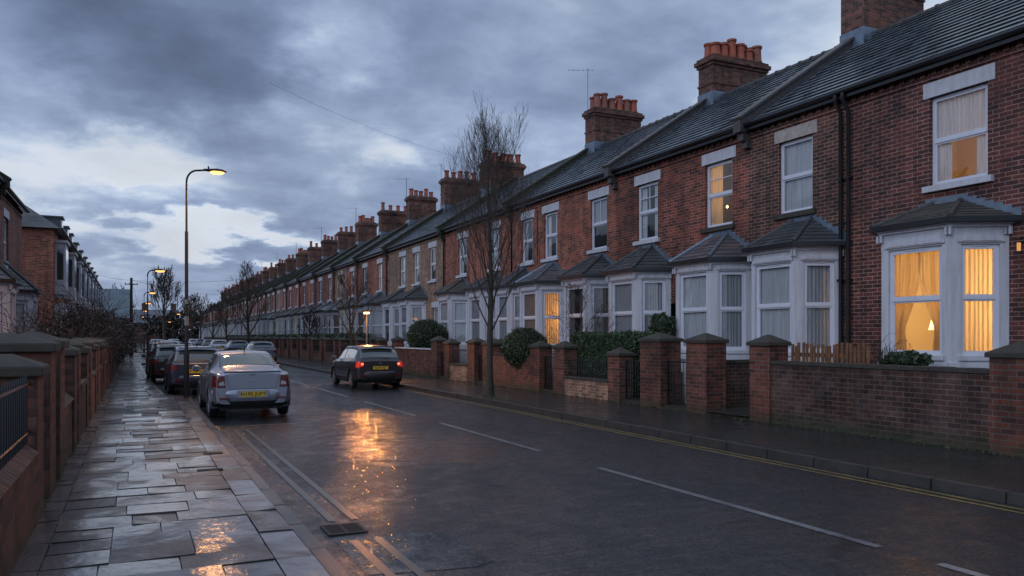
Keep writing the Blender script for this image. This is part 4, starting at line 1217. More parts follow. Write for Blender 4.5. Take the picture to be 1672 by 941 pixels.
pier(r, GX-.02, 30.8, 31.5, 1.6, .45, lod=1); panel(r, GX, 31.5, 36.6, 1.25, mat='brick_pier', cop='white_plaster', lod=1, coph=.05)
# further walls
y = 36.6; i = 0
base_w = None; base_g = None
anch = ['beyond the dark estate car', 'level with the small bare tree', 'left of the small bare tree', 'further up the row', 'by the grey car', 'behind the grey car']
while y < 150:
    if base_w is None:
        r = empty('garden_wall', (0, y, 0))
        pier(r, GX-.02, 0, .5, 1.6, .45, lod=2); panel(r, GX, .5, 2.75, .75, mat='brick_pier', lod=2); railing(r, GX+.12, .5, 2.75, .8, 1.35, 16); pier(r, GX-.02, 2.75, 3.25, 1.55, .45, lod=2)
        base_w = r
    else:
        r = copy_tree(base_w); r.location = (0, y, 0)
    tag(r, 'far brick garden wall with dark railings standing in front of the %s small house after the pink ones' % word[i-2] if i >= 2 else
        ['brick and railing garden wall next beyond the white coped wall', 'brick and railing garden wall in front of the second pink house'][i], 'garden wall', G)
    if base_g is None:
        g_ = gate('x', 0, .85, 1.2, n=7); base_g = g_; g_.location = (0, y+3.28, 0)
    else:
        g_ = copy_tree(base_g); g_.location = (0, y+3.28, 0)
    tag(g_, 'dark gate at the %s gap of the far railing walls, counted from the estate car' % (['first', 'second']+word)[i], 'gate')
    y += 4.15; i += 1

# picket fence
r = empty('picket_fence', (11.62, 0, 0)); tag(r, 'leaning brown wooden picket fence between the two nearest gardens', 'fence')
b = MB(); b.box(.02, .06, 9.9, 11.75, .95, 1.02); b.box(.02, .06, 9.9, 11.75, 1.42, 1.49); b.build('rail', 'picket_wood', r)
for k in range(20):
    yy = 9.92+k*.094; t = rnd.uniform(-.025, .025); h_ = 1.66+rnd.uniform(-.04, .04); w_ = rnd.uniform(.055, .07)
    b = MB(); b.add([(0, yy, .6), (.018, yy, .6), (.018, yy+w_, .6), (0, yy+w_, .6), (0, yy+t, h_), (.018, yy+t, h_), (.018, yy+w_+t, h_-.01), (0, yy+w_+t, h_-.01)],
                    [(0,1,2,3), (4,7,6,5), (0,4,5,1), (1,5,6,2), (2,6,7,3), (3,7,4,0)])
    b.build('picket', 'picket_wood', r)
# pale pickets inside the second gate
r = empty('picket_fence', (11.9, 0, 0)); tag(r, 'low pale wooden pickets just inside the iron gates', 'fence')
for k in range(12):
    b = MB(); b.box(0, .02, 15.2+k*.17, 15.2+k*.17+.07, .2, .95); b.build('picket', 'stone_lintel', r)

# ------------------------------------------------------------------ left garden walls
GL = 'garden walls along the left pavement'
LX = -.79
def lpier(parent, y0, y1, z1, w=.45, lod=0, cap=.20):
    p = MB(); p.box(LX-w, LX, y0, y1, .05, z1); o = p.build('pier', 'brick_left', parent, bevel=.01 if lod == 0 else 0)
    c = MB(); e = .05
    c.box(LX-w-e, LX+e, y0-e, y1+e, z1, z1+.09); c.frustum(LX-w-e, LX+e, y0-e, y1+e, z1+.09, z1+cap, w/2, (y1-y0)/2-.0)
    c.build('cap', 'stone_cap', o, bevel=.012 if lod == 0 else 0)
r = empty('garden_wall', (0, 0, 0)); tag(r, 'nearest low red brick garden wall on the left with black railings on top', 'garden wall', GL)
p = MB(); p.box(LX-.30, LX, 1.0, 8.3, .05, .76); wo = p.build('wall', 'brick_left', r)
c = MB(); yy = 1.0
while yy < 8.2:
    c.add([(LX+.02, yy+.004, .762), (LX-.10, yy+.004, .86), (LX-.32, yy+.004, .86), (LX-.32, yy+.004, .762), (LX+.02, yy+.106, .762), (LX-.10, yy+.106, .86), (LX-.32, yy+.106, .86), (LX-.32, yy+.106, .762)],
          [(0,1,2,3), (4,7,6,5), (0,4,5,1), (1,5,6,2), (2,6,7,3), (3,7,4,0)]); yy += .11
c.build('coping', 'brick_left', wo, bevel=.006)
rl = MB(); xr = LX-.07
rl.tube([(xr, 1, 1.38), (xr, 8.3, 1.38)], .016, 8); rl.tube([(xr, 1, .95), (xr, 8.3, .95)], .014, 8)
for k in range(57):
    yy = 1.05+k*.127; rl.tube([(xr, yy, .86), (xr, yy, 1.40), (xr, yy, 1.46)], [.011, .011, .004], 6)
rl.build('railing', 'black_metal', r)
lpier(r, 8.3, 8.85, 1.44, .55)
gate('black gate between the two nearest left brick piers', 8.9, 9.45, 1.3, x=LX-.3, group='gates in the left garden walls')
r = empty('garden_wall', (0, 0, 0)); tag(r, 'pair of tall capped brick piers with low sloping topped wall between, on the left', 'garden wall', GL)
lpier(r, 9.5, 10.15, 1.64, .85); lpier(r, 10.7, 11.4, 1.66, .62)
p = MB(); p.box(LX-.3, LX-.03, 11.4, 13.2, .05, .9); wo = p.build('wall', 'brick_left', r)
c = MB(); c.add([(LX+.0, 11.4, .9), (LX-.12, 11.4, 1.02), (LX-.32, 11.4, 1.02), (LX-.32, 11.4, .9), (LX+.0, 13.2, .9), (LX-.12, 13.2, 1.02), (LX-.32, 13.2, 1.02), (LX-.32, 13.2, .9)],
          [(0,1,2,3), (4,7,6,5), (0,4,5,1), (1,5,6,2), (2,6,7,3), (3,7,4,0)]); c.build('coping', 'stone_cap', wo)
railing(r, LX-.2, 11.4, 13.2, 1.0, 1.42, 15)
lpier(r, 13.2, 13.75, 1.52, .5)
# further left walls
y = 14.2; i = 0; base_w = None
while y < 118:
    if base_w is None:
        r = empty('garden_wall', (0, y, 0))
        lpier(r, 0, .5, 1.58, .5, lod=1); 
        p = MB(); p.box(LX-.26, LX-.02, .5, 2.4, .05, .95); wo = p.build('wall', 'brick_left', r); c = MB(); c.box(LX-.29, LX+.01, .5, 2.4, .951, 1.03); c.build('coping', 'stone_cap', wo)
        railing(r, LX-.15, .5, 2.4, 1.02, 1.4, 14); lpier(r, 2.4, 2.9, 1.5, .5, lod=1)
        base_w = r
    else:
        r = copy_tree(base_w); r.location = (0, y, 0)
    nm = (['first', 'second']+word)[i]
    tag(r, 'left brick garden wall with two capped piers, %s beyond the sloping topped one' % nm, 'garden wall', GL)
    y += 3.85; i += 1

# ------------------------------------------------------------------ plants
def leaf_cards(n, sampler, size, seed):
    g = np.random.RandomState(seed)
    b_ = MB(); vs = []; fs = []
    for i in range(n):
        p, nrm = sampler(g)
        d = g.normal(size=3); d /= np.linalg.norm(d); d = Vector(d)+Vector(nrm)*.8; d.normalize()
        a = d.orthogonal().normalized(); a = (Matrix.Rotation(g.uniform(0, 6.28), 3, d) @ a); c = d.cross(a)
        s = size*g.uniform(.6, 1.3)
        o = len(vs); P = Vector(p)
        vs += [P-a*s, P+c*s*.45, P+a*s, P-c*s*.45]; fs.append((o, o+1, o+2, o+3))
    b_.add(vs, fs); return b_
def ellip(cx, cy, cz, rx, ry, rz, lump=.12):
    def s(g):
        d = g.normal(size=3); d /= np.linalg.norm(d)
        k = 1+lump*(sin(d[0]*7+cx)*cos(d[1]*6)+.5*sin(d[2]*9+d[0]*5))
        q = k*(1-abs(g.normal())*.09+(.13*g.uniform() if g.uniform() < .06 else 0))
        return (cx+d[0]*rx*q, cy+d[1]*ry*q, cz+d[2]*rz*q), d
    return s
def boxs(x0, x1, y0, y1, z0, z1):
    def s(g):
        f = g.choice(4, p=[.42, .30, .14, .14]); u, v = g.uniform(size=2); e = g.normal()*.03+.015-(.09*g.uniform() if g.uniform() < .06 else 0)
        wv = .03*sin(u*9)+.03*sin(u*23+v*7)
        if f == 0: return (x0+e+wv, y0+(y1-y0)*u, z0+(z1-z0)*v), (-1, 0, 0)
        if f == 1: return (x0+(x1-x0)*v, y0+(y1-y0)*u, z1-e+wv), (0, 0, 1)
        if f == 2: return (x0+(x1-x0)*v, y0+e, z0+(z1-z0)*u), (0, -1, 0)
        return (x0+(x1-x0)*v, y1-e, z0+(z1-z0)*u), (0, 1, 0)
    return s
def bush(label, c, r, n=9000, size=.035, mat='leaf_dark', seed=1, lump=.05):
    root = empty('bush', (0, 0, 0)); tag(root, label, 'bush')
    leaf_cards(n, ellip(*c, *r, lump=lump), size, seed).build('foliage', mat, root)
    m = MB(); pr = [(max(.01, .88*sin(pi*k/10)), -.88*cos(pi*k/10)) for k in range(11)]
    m.M = Matrix.Translation(c) @ Matrix.Diagonal((*r, 1)); m.lathe(pr, 0, 0, 14); m.build('branches', 'bush_core', root)  # dark solid core added behind the leaves to read as inner shade
def hedge(label, *bx, n=9000, size=.035, mat='leaf_hedge', seed=3):
    root = empty('hedge', (0, 0, 0)); tag(root, label, 'hedge')
    leaf_cards(n, boxs(*bx), size, seed).build('foliage', mat, root)
    x0, x1, y0, y1, z0, z1 = bx; m = MB(); m.box(x0+.07, x1-.07, y0+.07, y1-.07, z0, z1-.07); m.build('branches', 'bush_core', root)  # near-black box core gives the hedge its inner shade, no stems modelled
bush('large round clipped bush spilling over the garden wall beside the iron gate', (11.45, 23.2, 1.42), (.72, .78, .68), 11000)
bush('round clipped bush left of the largest bare tree, behind the dark car wall', (12.2, 34.9, 1.75), (.95, .95, .85), 7000, .05, seed=4)
hedge('dark trimmed box hedge above the railings by the small bare tree', 11.65, 12.5, 17.3, 20.6, .3, 1.86, n=12000)
hedge('low trimmed hedge behind the garden wall by the bare street tree', 11.7, 12.4, 23.9, 27.2, .3, 1.62, n=7000, seed=8)
for k, (a, c, lab) in enumerate(((46, 62, 'scruffy hedge line behind the far walls nearest the estate car'), (62, 84, 'scruffy hedge line in the middle of the far right gardens'), (84, 120, 'scruffy hedge line at the end of the far right gardens'))):
    hedge(lab, 11.8, 12.7, a, c, .3, 1.9, n=5000, size=.12, mat='leaf_dark', seed=20+k)
bush('small dark shrub beside the white bay above the tall brick pier', (12.75, 17.55, 2.05), (.33, .33, .36), 2500, .04, seed=9, lump=.2)
bush('low dark plant in front of the lit bay window', (12.3, 9.72, 1.38), (.32, .34, .14), 1400, .05, seed=10, lump=.3)

def grow(b_, p, d, L, r, lvl, g, upbias=.15, spread=.5, seg=4, minr=.004, tips=None, kids_=(3, 4, 4), nside=None, droop=0):
    pts = [Vector(p)]; rad = [r]; d = Vector(d).normalized()
    for i in range(seg):
        d = (d+Vector((g.uniform(-1, 1), g.uniform(-1, 1), g.uniform(-.6, .6)))*.10*(1+lvl*.4)+Vector((0, 0, upbias))*.5).normalized()
        pts.append(pts[-1]+d*L/seg); rad.append(max(minr, r*(1-(i+1)/seg*.75)))
    ns = nside or (8 if r > .04 else (5 if r > .012 else 3))
    b_.tube(pts, rad, ns, caps=False)
    if lvl >= len(kids_): return
    n = kids_[lvl]
    for k in range(n):
        t = .25+.75*(k+g.random())/n
        i = min(int(t*seg), seg-1); q = pts[i].lerp(pts[i+1], t*seg-i); rr = rad[i]
        ang = g.uniform(0, 2*pi); base = (pts[i+1]-pts[i]).normalized()
        a = base.orthogonal().normalized(); a = Matrix.Rotation(ang, 3, base) @ a
        nd = (base*(1-spread*.3)+a*spread).normalized()
        grow(b_, q, nd, L*g.uniform(.42, .68)*(1.15-t*.4), max(minr, rr*.55), lvl+1, g, upbias, spread, max(3, seg-1), minr, tips, kids_)

def bare_tree(label, x, y, h, r=.09, fork=.28, nmain=13, spread=.42, kids_=(5, 5, 3), seed=1, up=.22, minr=.004, group='bare street trees', thin=.5):
    g = random.Random(seed); root = empty('bare_tree', (x, y, .11)); tag(root, label, 'tree', group)
    t = MB(); pts = []; rad = []
    n = 12
    for i in range(n+1):
        f = i/n; z = h*f*.93
        pts.append((.05*sin(f*7+seed)*f*2, .05*cos(f*5+seed)*f*2, z)); rad.append(max(.006, r*(1.0-f)**.8*(1.35 if i == 0 else 1)))
    t.tube(pts, rad, 10); t.build('trunk', 'bark', root)
    c = MB()
    for k in range(nmain):
        f = fork+(.88-fork)*(k/(nmain-1))**1.1
        i = min(int(f*n), n-1); q = Vector(pts[i]).lerp(Vector(pts[i+1]), f*n-i)
        ang = k*2.4+g.uniform(-.4, .4); s = spread*(1.15-.5*f)
        d = Vector((cos(ang)*s*1.4, sin(ang)*s*1.4, 1-.3*s))
        L = h*(.47-.40*(f-fork))*g.uniform(.8, 1.05)
        grow(c, q, d, L, max(.011, rad[i]*thin), 0, g, up, spread, 6, minr, None, kids_)
    c.build('crown', 'twig', root)
bare_tree('tallest bare street tree standing on the right pavement before the brick wall', 8.98, 20.4, 7.4, .105, .25, 25, .38, (7, 5, 3), seed=5, minr=.0030, up=.36, thin=.30)
bare_tree('small bare street tree behind the dark estate car', 8.98, 36.3, 4.3, .10, .38, 10, .5, (5, 4, 2), seed=6, minr=.006)
bare_tree('bare street tree with upswept crown beyond the silver car roof', 8.98, 73, 7.6, .17, .25, 13, .45, (5, 4, 3), seed=7, minr=.012)
bare_tree('distant bare street tree in front of the far white bays', 8.98, 108, 5.5, .16, .3, 9, .45, (4, 3, 2), seed=17, minr=.018)
for (tx, ty, th, sd, lab) in ((8.98, 91, 6.0, 21, 'slim distant bare street tree before the far right terrace'), (8.98, 128, 7.5, 22, 'far bare street tree where the right terrace narrows'), (8.98, 150, 8.5, 23, 'farthest bare street tree on the right pavement'), (11.8, 60, 3.6, 24, 'low bare garden tree before the small houses past the pink ones')):
    bare_tree(lab, tx, ty, th, .15, .28, 9, .5, (5, 4, 2), seed=sd, minr=.014)
bare_tree('small twiggy bare garden tree before the white bay and hedge', 12.2, 20.9, 3.2, .05, .2, 10, .6, (5, 4, 2), seed=8, minr=.004, up=.1, group='bare garden trees')
bare_tree('large distant bare tree beside the far street lamps', 7.2, 235, 19, .45, .25, 14, .45, (5, 5, 3), seed=9, minr=.04, group='distant bare trees')
bare_tree('broad distant bare tree right of the large one at the street end', 15, 250, 13, .45, .25, 12, .55, (5, 4, 3), seed=11, minr=.045, group='distant bare trees')
bare_tree('distant bare tree half hidden by the nearest lamp post', 21, 250, 11, .45, .25, 12, .55, (5, 4, 3), seed=12, minr=.045, group='distant bare trees')
bare_tree('thin distant bare tree standing beyond the left telegraph pole', -2.5, 160, 10, .25, .25, 9, .4, (4, 3, 2), seed=13, minr=.03, group='distant bare trees')
# ivy-clad distant mass
b = leaf_cards(5000, ellip(13, 252, 4.5, 11, 3, 4.2, lump=.25), .55, 31); tag(b.build('far_wood', 'leaf_brown'), kind='stuff')
b = leaf_cards(2500, ellip(-4.5, 126, 2.2, 3.2, 5, 2.0, lump=.25), .3, 32); tag(b.build('far_shrubbery', 'leaf_brown'), kind='stuff')

def shrub(label, x, y, h, w, n=26, seed=1, mat='twig_red', leaf=None, kids_=(4, 3), minr=.006, group='bare shrubs in the left gardens', dy=None):
    g = random.Random(seed); root = empty('shrub', (x, y, .13)); tag(root, label, 'shrub', group)
    c = MB()
    for k in range(n):
        a = g.uniform(0, 2*pi); s = g.uniform(.2, 1.0)
        d = Vector((cos(a)*s*w/h*1.3, sin(a)*s*(dy or w)/h*1.3, 1))
        grow(c, (cos(a)*.15*s, sin(a)*.15*s, 0), d, h*g.uniform(.65, 1.05), .02, 0, g, -.06, .75, 6, minr, None, kids_)
    c.build('branches', mat, root)
    if leaf:
        leaf_cards(leaf, ellip(0, 0, h*.5, w*.9, (dy or w)*.9, h*.48, lump=.25), .045 if y < 40 else .09, seed).build('foliage', 'leaf_brown', root)
shrub('tangled bare shrub nearest the viewer over the left wall', -2.2, 18.5, 1.9, .9, 12, 1, mat='twig', kids_=(4, 3))
shrub('arching red brown shrub before the left white bay', -2.1, 23, 2.2, 1.1, 20, 2, leaf=500)
shrub('dense dark shrub against the brick side wall on the left', -2.0, 30, 2.7, 1.5, 30, 3, leaf=1800, minr=.008)
shrub('spreading reddish shrub midway along the left walls', -1.9, 37, 2.8, 1.6, 28, 4, leaf=3000, minr=.009)
shrub('large brown shrub before the dormered houses', -1.9, 46, 3.0, 2.0, 28, 5, leaf=4200, minr=.012, dy=4)
shrub('last brown shrub before the telegraph pole', -1.9, 60, 3.2, 2.2, 24, 6, leaf=4500, minr=.015, dy=6)
hedge('dark green hedge leaning over the far left walls', -2.6, -1.1, 66, 100, .2, 2.2, n=5000, size=.15, mat='leaf_dark', seed=41)
# twiggy plant under the near bay window
shrub('thin thorny red stems below the lit bay window', 12.35, 10.25, .62, .42, 26, 12, kids_=(3, 2), minr=.003, group='bare plants by the lit bay')
o = bpy.data.objects[-1] if False else None
for ob in list(col.objects):
    if ob.name.startswith('shrub') and ob.get('label', '').startswith('thin thorny'): ob.location.z = 1.05

# mossy weeds at the foot of the right wall and round the tree
b_ = leaf_cards(1600, lambda g: ((GX-.03-abs(g.normal())*.03, g.uniform(7, 36), .12+abs(g.normal())*.012), (0, 0, 1)), .02, 50)
tag(b_.build('moss', 'moss_grass'), kind='stuff')
b_ = leaf_cards(500, lambda g: ((8.98+g.normal()*.22, 20.4+g.normal()*.3, .118+abs(g.normal())*.01), (0, 0, 1)), .02, 51)
tag(b_.build('moss', 'moss_grass'), kind='stuff')
b_ = leaf_cards(700, lambda g: ((-.85+abs(g.normal())*.03, g.uniform(4, 14), .125+abs(g.normal())*.012), (0, 0, 1)), .014, 52)
tag(b_.build('moss', 'moss_grass'), kind='stuff')
# fallen leaves in the right gutter
b_ = leaf_cards(260, lambda g: ((8.42-abs(g.normal())*.06, g.uniform(4, 26), .008), (0, 0, 3)), .022, 53)
tag(b_.build('leaves', 'leaf_brown'), kind='stuff')

# ------------------------------------------------------------------ lamps
def street_lamp(label, x, y, H_=6.45, arm=.55, side=1, far=False, energy=850):
    r = empty('street_lamp', (x, y, .11)); tag(r, label, 'street lamp', 'orange street lamps along the left kerb' if side == 1 else 'street lamps on the right side')
    k = 1.6 if far else 1.0
    p = MB(); h = H_-.11
    rr = .09*(1 if not far else 1)
    p.tube([(0, 0, 0), (0, 0, 1.25), (0, 0, 1.32), (0, 0, h-1.75), (0, 0, h-1.72), (0, 0, h-.45)], [.078, .075, .050, .046, .030, .028], 12)
    p.tube([(0, 0, h-.46)]+[(side*(.30-.30*cos(t)), 0, h-.36+.34*sin(t)) for t in [i*pi/2/8 for i in range(9)]]+[(side*(arm*.8), 0, h)], .026*k, 8)
    p.build('pole', 'pole_black', r)
    c = MB(); c.tube([(0, 0, 2.0), (0, 0, 2.25)], .056, 12); c.build('notice', 'pole_grey', r); c = MB(); c.tube([(0, 0, 2.6), (0, 0, 2.72)], .052, 12); c.build('band', 'pole_grey', r)
    hd = MB(); a = side*arm*.8
    prof = [(a, .055, .045), (a+side*.1, .07, .05), (a+side*.35, .13, .075), (a+side*.5, .12, .06), (a+side*.62, .03, .012)]
    vs = []; fs = []; n = 10
    for (xx, w, z) in prof:
        for i in range(n):
            t = 2*pi*i/n; vs.append((xx, w*k*cos(t), h+(z*k*sin(t) if sin(t) > 0 else z*.45*k*sin(t))))
    for j in range(len(prof)-1):
        for i in range(n): fs.append((j*n+i, j*n+(i+1) % n, (j+1)*n+(i+1) % n, (j+1)*n+i))
    fs.append(tuple(range(n))); fs.append(tuple((len(prof)-1)*n+i for i in range(n)))
    hd.add(vs, fs, True); ho = hd.build('lamp_head', 'pole_black', r)
    s = MB(); s.box(a+side*.13-.02, a+side*.13+.02, -.02, .02, h+.04, h+.12); s.build('light_sensor', 'black_metal', ho)
    g = MB(); pr = [(.02, -.085), (.07, -.075), (.105, -.05), (.115, -.012)]
    g.M = Matrix.Translation((a+side*.36, 0, h)) @ Matrix.Diagonal((1.7*(1 if not far else 1.6), 1.0*k, 1.1*k, 1)); g.lathe(pr, 0, 0, 16)
    g.build('lens', 'lamp_glow' if not far else 'lamp_glow_far', ho)
    if energy:
        add_light('lamp_light', 'SPOT', (x+a+side*.36, y, h), energy, (1.0, .47, .17), .2, spot_size=radians(160), spot_blend=.6)
    return r
street_lamp('nearest tall street lamp, black pole standing beside the silver car', 1.30, 23.8)
street_lamp('second tall street lamp, rising beyond the parked cars', .82, 61, far=True, energy=300)
street_lamp('third street lamp, smaller, just left of the second one', .9, 92, far=True, energy=300)
street_lamp('fourth street lamp among the far glowing lamps', .9, 121, far=True, energy=0)
street_lamp('fifth and lower street lamp among the far glowing lamps', .9, 158, far=True, energy=0)
street_lamp('sixth and farthest street lamp at the street end', .9, 206, far=True, energy=0)
street_lamp('distant street lamp in the branches of the large far tree', 8.9, 176, side=-1, far=True, energy=0)
street_lamp('lower distant street lamp beside the trunk of the large far tree', 8.9, 222, H_=5.6, side=-1, far=True, energy=0)
# short garden lamp post on the right
r = empty('lamp_post', (9.55, 35.6, .11)); tag(r, 'short pale lamp post with orange head behind the dark estate car', 'lamp post')
p = MB(); p.tube([(0, 0, 0), (0, 0, 2.72)], .035, 8); p.tube([(0, 0, 2.70), (-.05, -.05, 2.78), (-.1, -.3, 2.80)], .022, 6); p.build('pole', 'pole_grey', r)
p = MB(); p.box(-.18, .05, -.4, .05, 2.80, 2.85); ho = p.build('lamp_head', 'black_metal', r)
p = MB(); p.box(-.16, .03, -.38, -.06, 2.72, 2.80); p.build('lens', 'lamp_glow_small', ho)
add_light('lamp_light', 'SPOT', (9.5, 35.2, 2.84), 700, (1.0, .34, .08), .08, spot_size=radians(70), spot_blend=.5).rotation_euler = Vector((-6.0, -27, -2.2)).to_track_quat('-Z', 'Y').to_euler()
add_light('lamp_light', 'POINT', (9.4, 35.1, 2.55), 22, (1.0, .42, .12), .1)

# telegraph pole and wires
r = empty('telegraph_pole', (-.25, 75, .1)); tag(r, 'dark wooden telegraph pole on the left pavement', 'pole')
p = MB(); p.tube([(0, 0, 0), (0, 0, 6.7)], [.15, .10], 10); p.build('post', 'pole_wood', r)
p = MB(); p.box(-.5, .5, -.04, .04, 6.1, 6.17); 
for x in (-.45, -.15, .2, .45): p.lathe([(.03, 6.17), (.035, 6.25), (.015, 6.28)], x, 0, 6)
p.build('insulator_bar', 'black_metal', r)
def wire(label, a, c, sag, rr, name='overhead_wire'):
    a, c = Vector(a), Vector(c); n = 24; b_ = MB()
    b_.tube([a.lerp(c, i/n)-Vector((0, 0, sag*4*(i/n)*(1-i/n))) for i in range(n+1)], rr, 4); tag(b_.build(name, 'cable'), label, 'wire', 'overhead telephone wires')
wire('thin wire running from the telegraph pole to the left dormered houses', (-.3, 75, 6.6), (-3.9, 72, 7.2), .2, .012)
wire('thin wire running from the telegraph pole to the right terrace', (-.2, 75, 6.6), (13.8, 95, 6.9), .7, .014)
wire('thin wire running from the telegraph pole to the distant houses', (-.25, 75, 6.65), (1.0, 140, 6.0), .5, .014)
wire('thin wire sagging from the telegraph pole to the chimneys of the far right row', (-.2, 75, 6.6), (14.2, 61, 7.3), .6, .010)
wire('long thin wire crossing high in the sky above the far chimneys', (5, 34, 12.3), (18, 41.5, 11.6), .35, .0045)

# ------------------------------------------------------------------ cars
def car_mesh(kind):
    if kind == 'saloon':
        L = 4.3
        Y =    [0.0,  .04,  .14, .45,  .80,  1.22, 1.45, 1.9,  2.5,  2.75, 3.3, 3.8,  4.1,  4.25, 4.3]
        TOP =  [1.00, 1.04, 1.07, 1.10, 1.12, 1.36, 1.435, 1.47, 1.45, 1.38, 1.02, .95, .86, .72, .60]
        BELT = [.93, .97, 1.00, 1.01, 1.01, 1.00, 1.00, .98, .96, .95, .94, .88, .78, .66, .56]
        WD =   [.72, .77, .81, .845, .86, .865, .865, .865, .865, .865, .855, .84, .79, .72, .64]
        WT =   [.60, .63, .65, .65, .60, .57, .565, .565, .56, .58, .66, .66, .60, .52, .48]
        ZB =   [.34, .31, .28, .24, .22, .21, .20, .20, .20, .20, .20, .21, .22, .24, .28]
        rg = (.86, 1.36); ws_ = (2.78, 3.24); sd = (1.40, 3.02); bp = 2.28
    else:
        L = 4.2
        Y =    [0.0,  .03,  .08, .22,  .42,  .60, .95, 1.6,  2.3,  2.6, 3.2, 3.7,  4.0,  4.15, 4.2]
        TOP =  [.96, 1.00, 1.04, 1.22, 1.38, 1.44, 1.48, 1.50, 1.48, 1.42, 1.04, .96, .88, .74, .62]
        BELT = [.92, .95, .97, 1.00, 1.00, 1.00, 1.00, .98, .96, .95, .94, .88, .78, .66, .56]
        WD =   [.74, .79, .82, .85, .865, .87, .875, .875, .875, .875, .86, .84, .79, .72, .64]
        WT =   [.68, .69, .70, .66, .63, .60, .58, .58, .57, .58, .66, .66, .60, .52, .48]
        ZB =   [.34, .32, .30, .26, .23, .22, .21, .20, .20, .20, .20, .21, .22, .24, .28]
        rg = (.085, .40); ws_ = (2.66, 3.12); sd = (.50, 2.92); bp = 1.95
    n = int(L/.03)
    yy = np.concatenate([[0, .008, .02, .04], np.linspace(.06, L, n)])
    def sm(arr):
        v = np.interp(yy, Y, arr); f = np.interp(np.linspace(0, L, 600), Y, arr)
        kern = np.hanning(31); kern /= kern.sum(); ff = np.convolve(np.pad(f, 15, mode='edge'), kern, mode='valid')
        g = np.interp(yy, np.linspace(0, L, 600), ff)
        wgt = np.clip(np.minimum(yy, L-yy)/.12, 0, 1); return v*(1-wgt)+g*wgt
    top, belt, wd, wt, zb = map(sm, (TOP, BELT, WD, WT, ZB))
    secs = []
    for i, y_ in enumerate(yy):
        t, be, w, w2, z0 = top[i], belt[i], wd[i], wt[i], zb[i]
        C = [(0, z0+.02), (w*.80, z0), (w*.955, z0+.05), (w*1.0, z0+.28), (w*.995, be-.20), (w*.965, be-.06), (w*.925, be), (w2+.03, max(be+.01, t-.075)), (w2*.86, max(be+.02, t-.022)), (0, t)]
        P = []
        for s in range(len(C)-1):
            p0 = C[max(s-1, 0)]; p1 = C[s]; p2 = C[s+1]; p3 = C[min(s+2, len(C)-1)]
            if s == 0: p0 = (-C[1][0], C[1][1])
            if s == len(C)-2: p3 = (-C[-2][0], C[-2][1])
            for k in range(5):
                u = k/5
                tens = .35
                q = []
                for a in (0, 1):
                    m1 = tens*(p2[a]-p0[a]); m2 = tens*(p3[a]-p1[a])
                    q.append((2*u**3-3*u**2+1)*p1[a]+(u**3-2*u**2+u)*m1+(-2*u**3+3*u**2)*p2[a]+(u**3-u**2)*m2)
                P.append((q[0], s+u, q[1]))
        P.append((0, len(C)-1, C[-1][1])); secs.append(P)
    np_ = len(secs[0])
    wheels = (.78, L-.86); WR = .315
    groups = {}
    def put(g, quad): groups.setdefault(g, []).append(quad)
    for i in range(len(yy)-1):
        ym = (yy[i]+yy[i+1])/2
        for j in range(np_-1):
            a, b_, c, d = secs[i][j], secs[i][j+1], secs[i+1][j+1], secs[i+1][j]
            s = (a[1]+b_[1])/2; zm = (a[2]+b_[2]+c[2]+d[2])/4; xm = (a[0]+b_[0]+c[0]+d[0])/4
            g = 'body'
            skip = False
            for wy in wheels:
                if (ym-wy)**2+(zm-WR)**2 < .365**2 and xm > .55: skip = True
            if skip: continue
            side = 6.15 < s < 6.92
            roofz = s >= 7.0
            def in_(r, e=0): return r[0]+e < ym < r[1]-e
            if side and in_(sd):
                lo = yy[i]
                t_h = top[i]-belt[i]
                if t_h > .20: g = 'glass_side' if (abs(ym-bp) > .04 and 6.3 < s < 6.88 and in_(sd, .05)) else 'trim'
            if in_(rg) and s >= 7.15: g = 'glass_rear' if (in_(rg, .025) and s > 7.4) else 'trim'
            if in_(ws_) and s >= 7.15: g = 'glass_front'
            if ym < .30 and 3.25 < s < 5.7:
                zl, zh, yl = (.70, .95, .26) if kind == 'saloon' else (.75, .94, .15)
                if zl < zm < zh and ym < yl: g = 'tail'
            if ym > L-.30 and 3.6 < s < 5.6: g = 'head'
            if s < 2.6 and zm < .36: g = 'trim'
            for sg in (1, -1):
                q = [(sg*p[0], y_, p[2]) for p, y_ in ((a, yy[i]), (b_, yy[i]), (c, yy[i+1]), (d, yy[i+1]))]
                if sg < 0: q = q[::-1]
                gg = g+('_l' if sg < 0 else '_r') if g in ('tail', 'head', 'glass_side') else g
                put(gg, q)
    for idx, rev in ((0, False), (-1, True)):
        ring = [(p[0], yy[idx], p[2]) for p in secs[idx]]+[(-p[0], yy[idx], p[2]) for p in secs[idx][::-1][1:-1]]
        if rev: ring = ring[::-1]
        put('body', ring)
    return groups, L, wheels, WR, secs, yy

def weld(groups_list):
    idx = {}; vs = []; fs = []
    for q in groups_list:
        f = []
        for p in q:
            k = (round(p[0], 4), round(p[1], 4), round(p[2], 4))
            if k not in idx: idx[k] = len(vs); vs.append(p)
            f.append(idx[k])
        f2 = []
        for a in f:
            if a not in f2: f2.append(a)
        if len(f2) > 2: fs.append(tuple(f2))
    return vs, fs

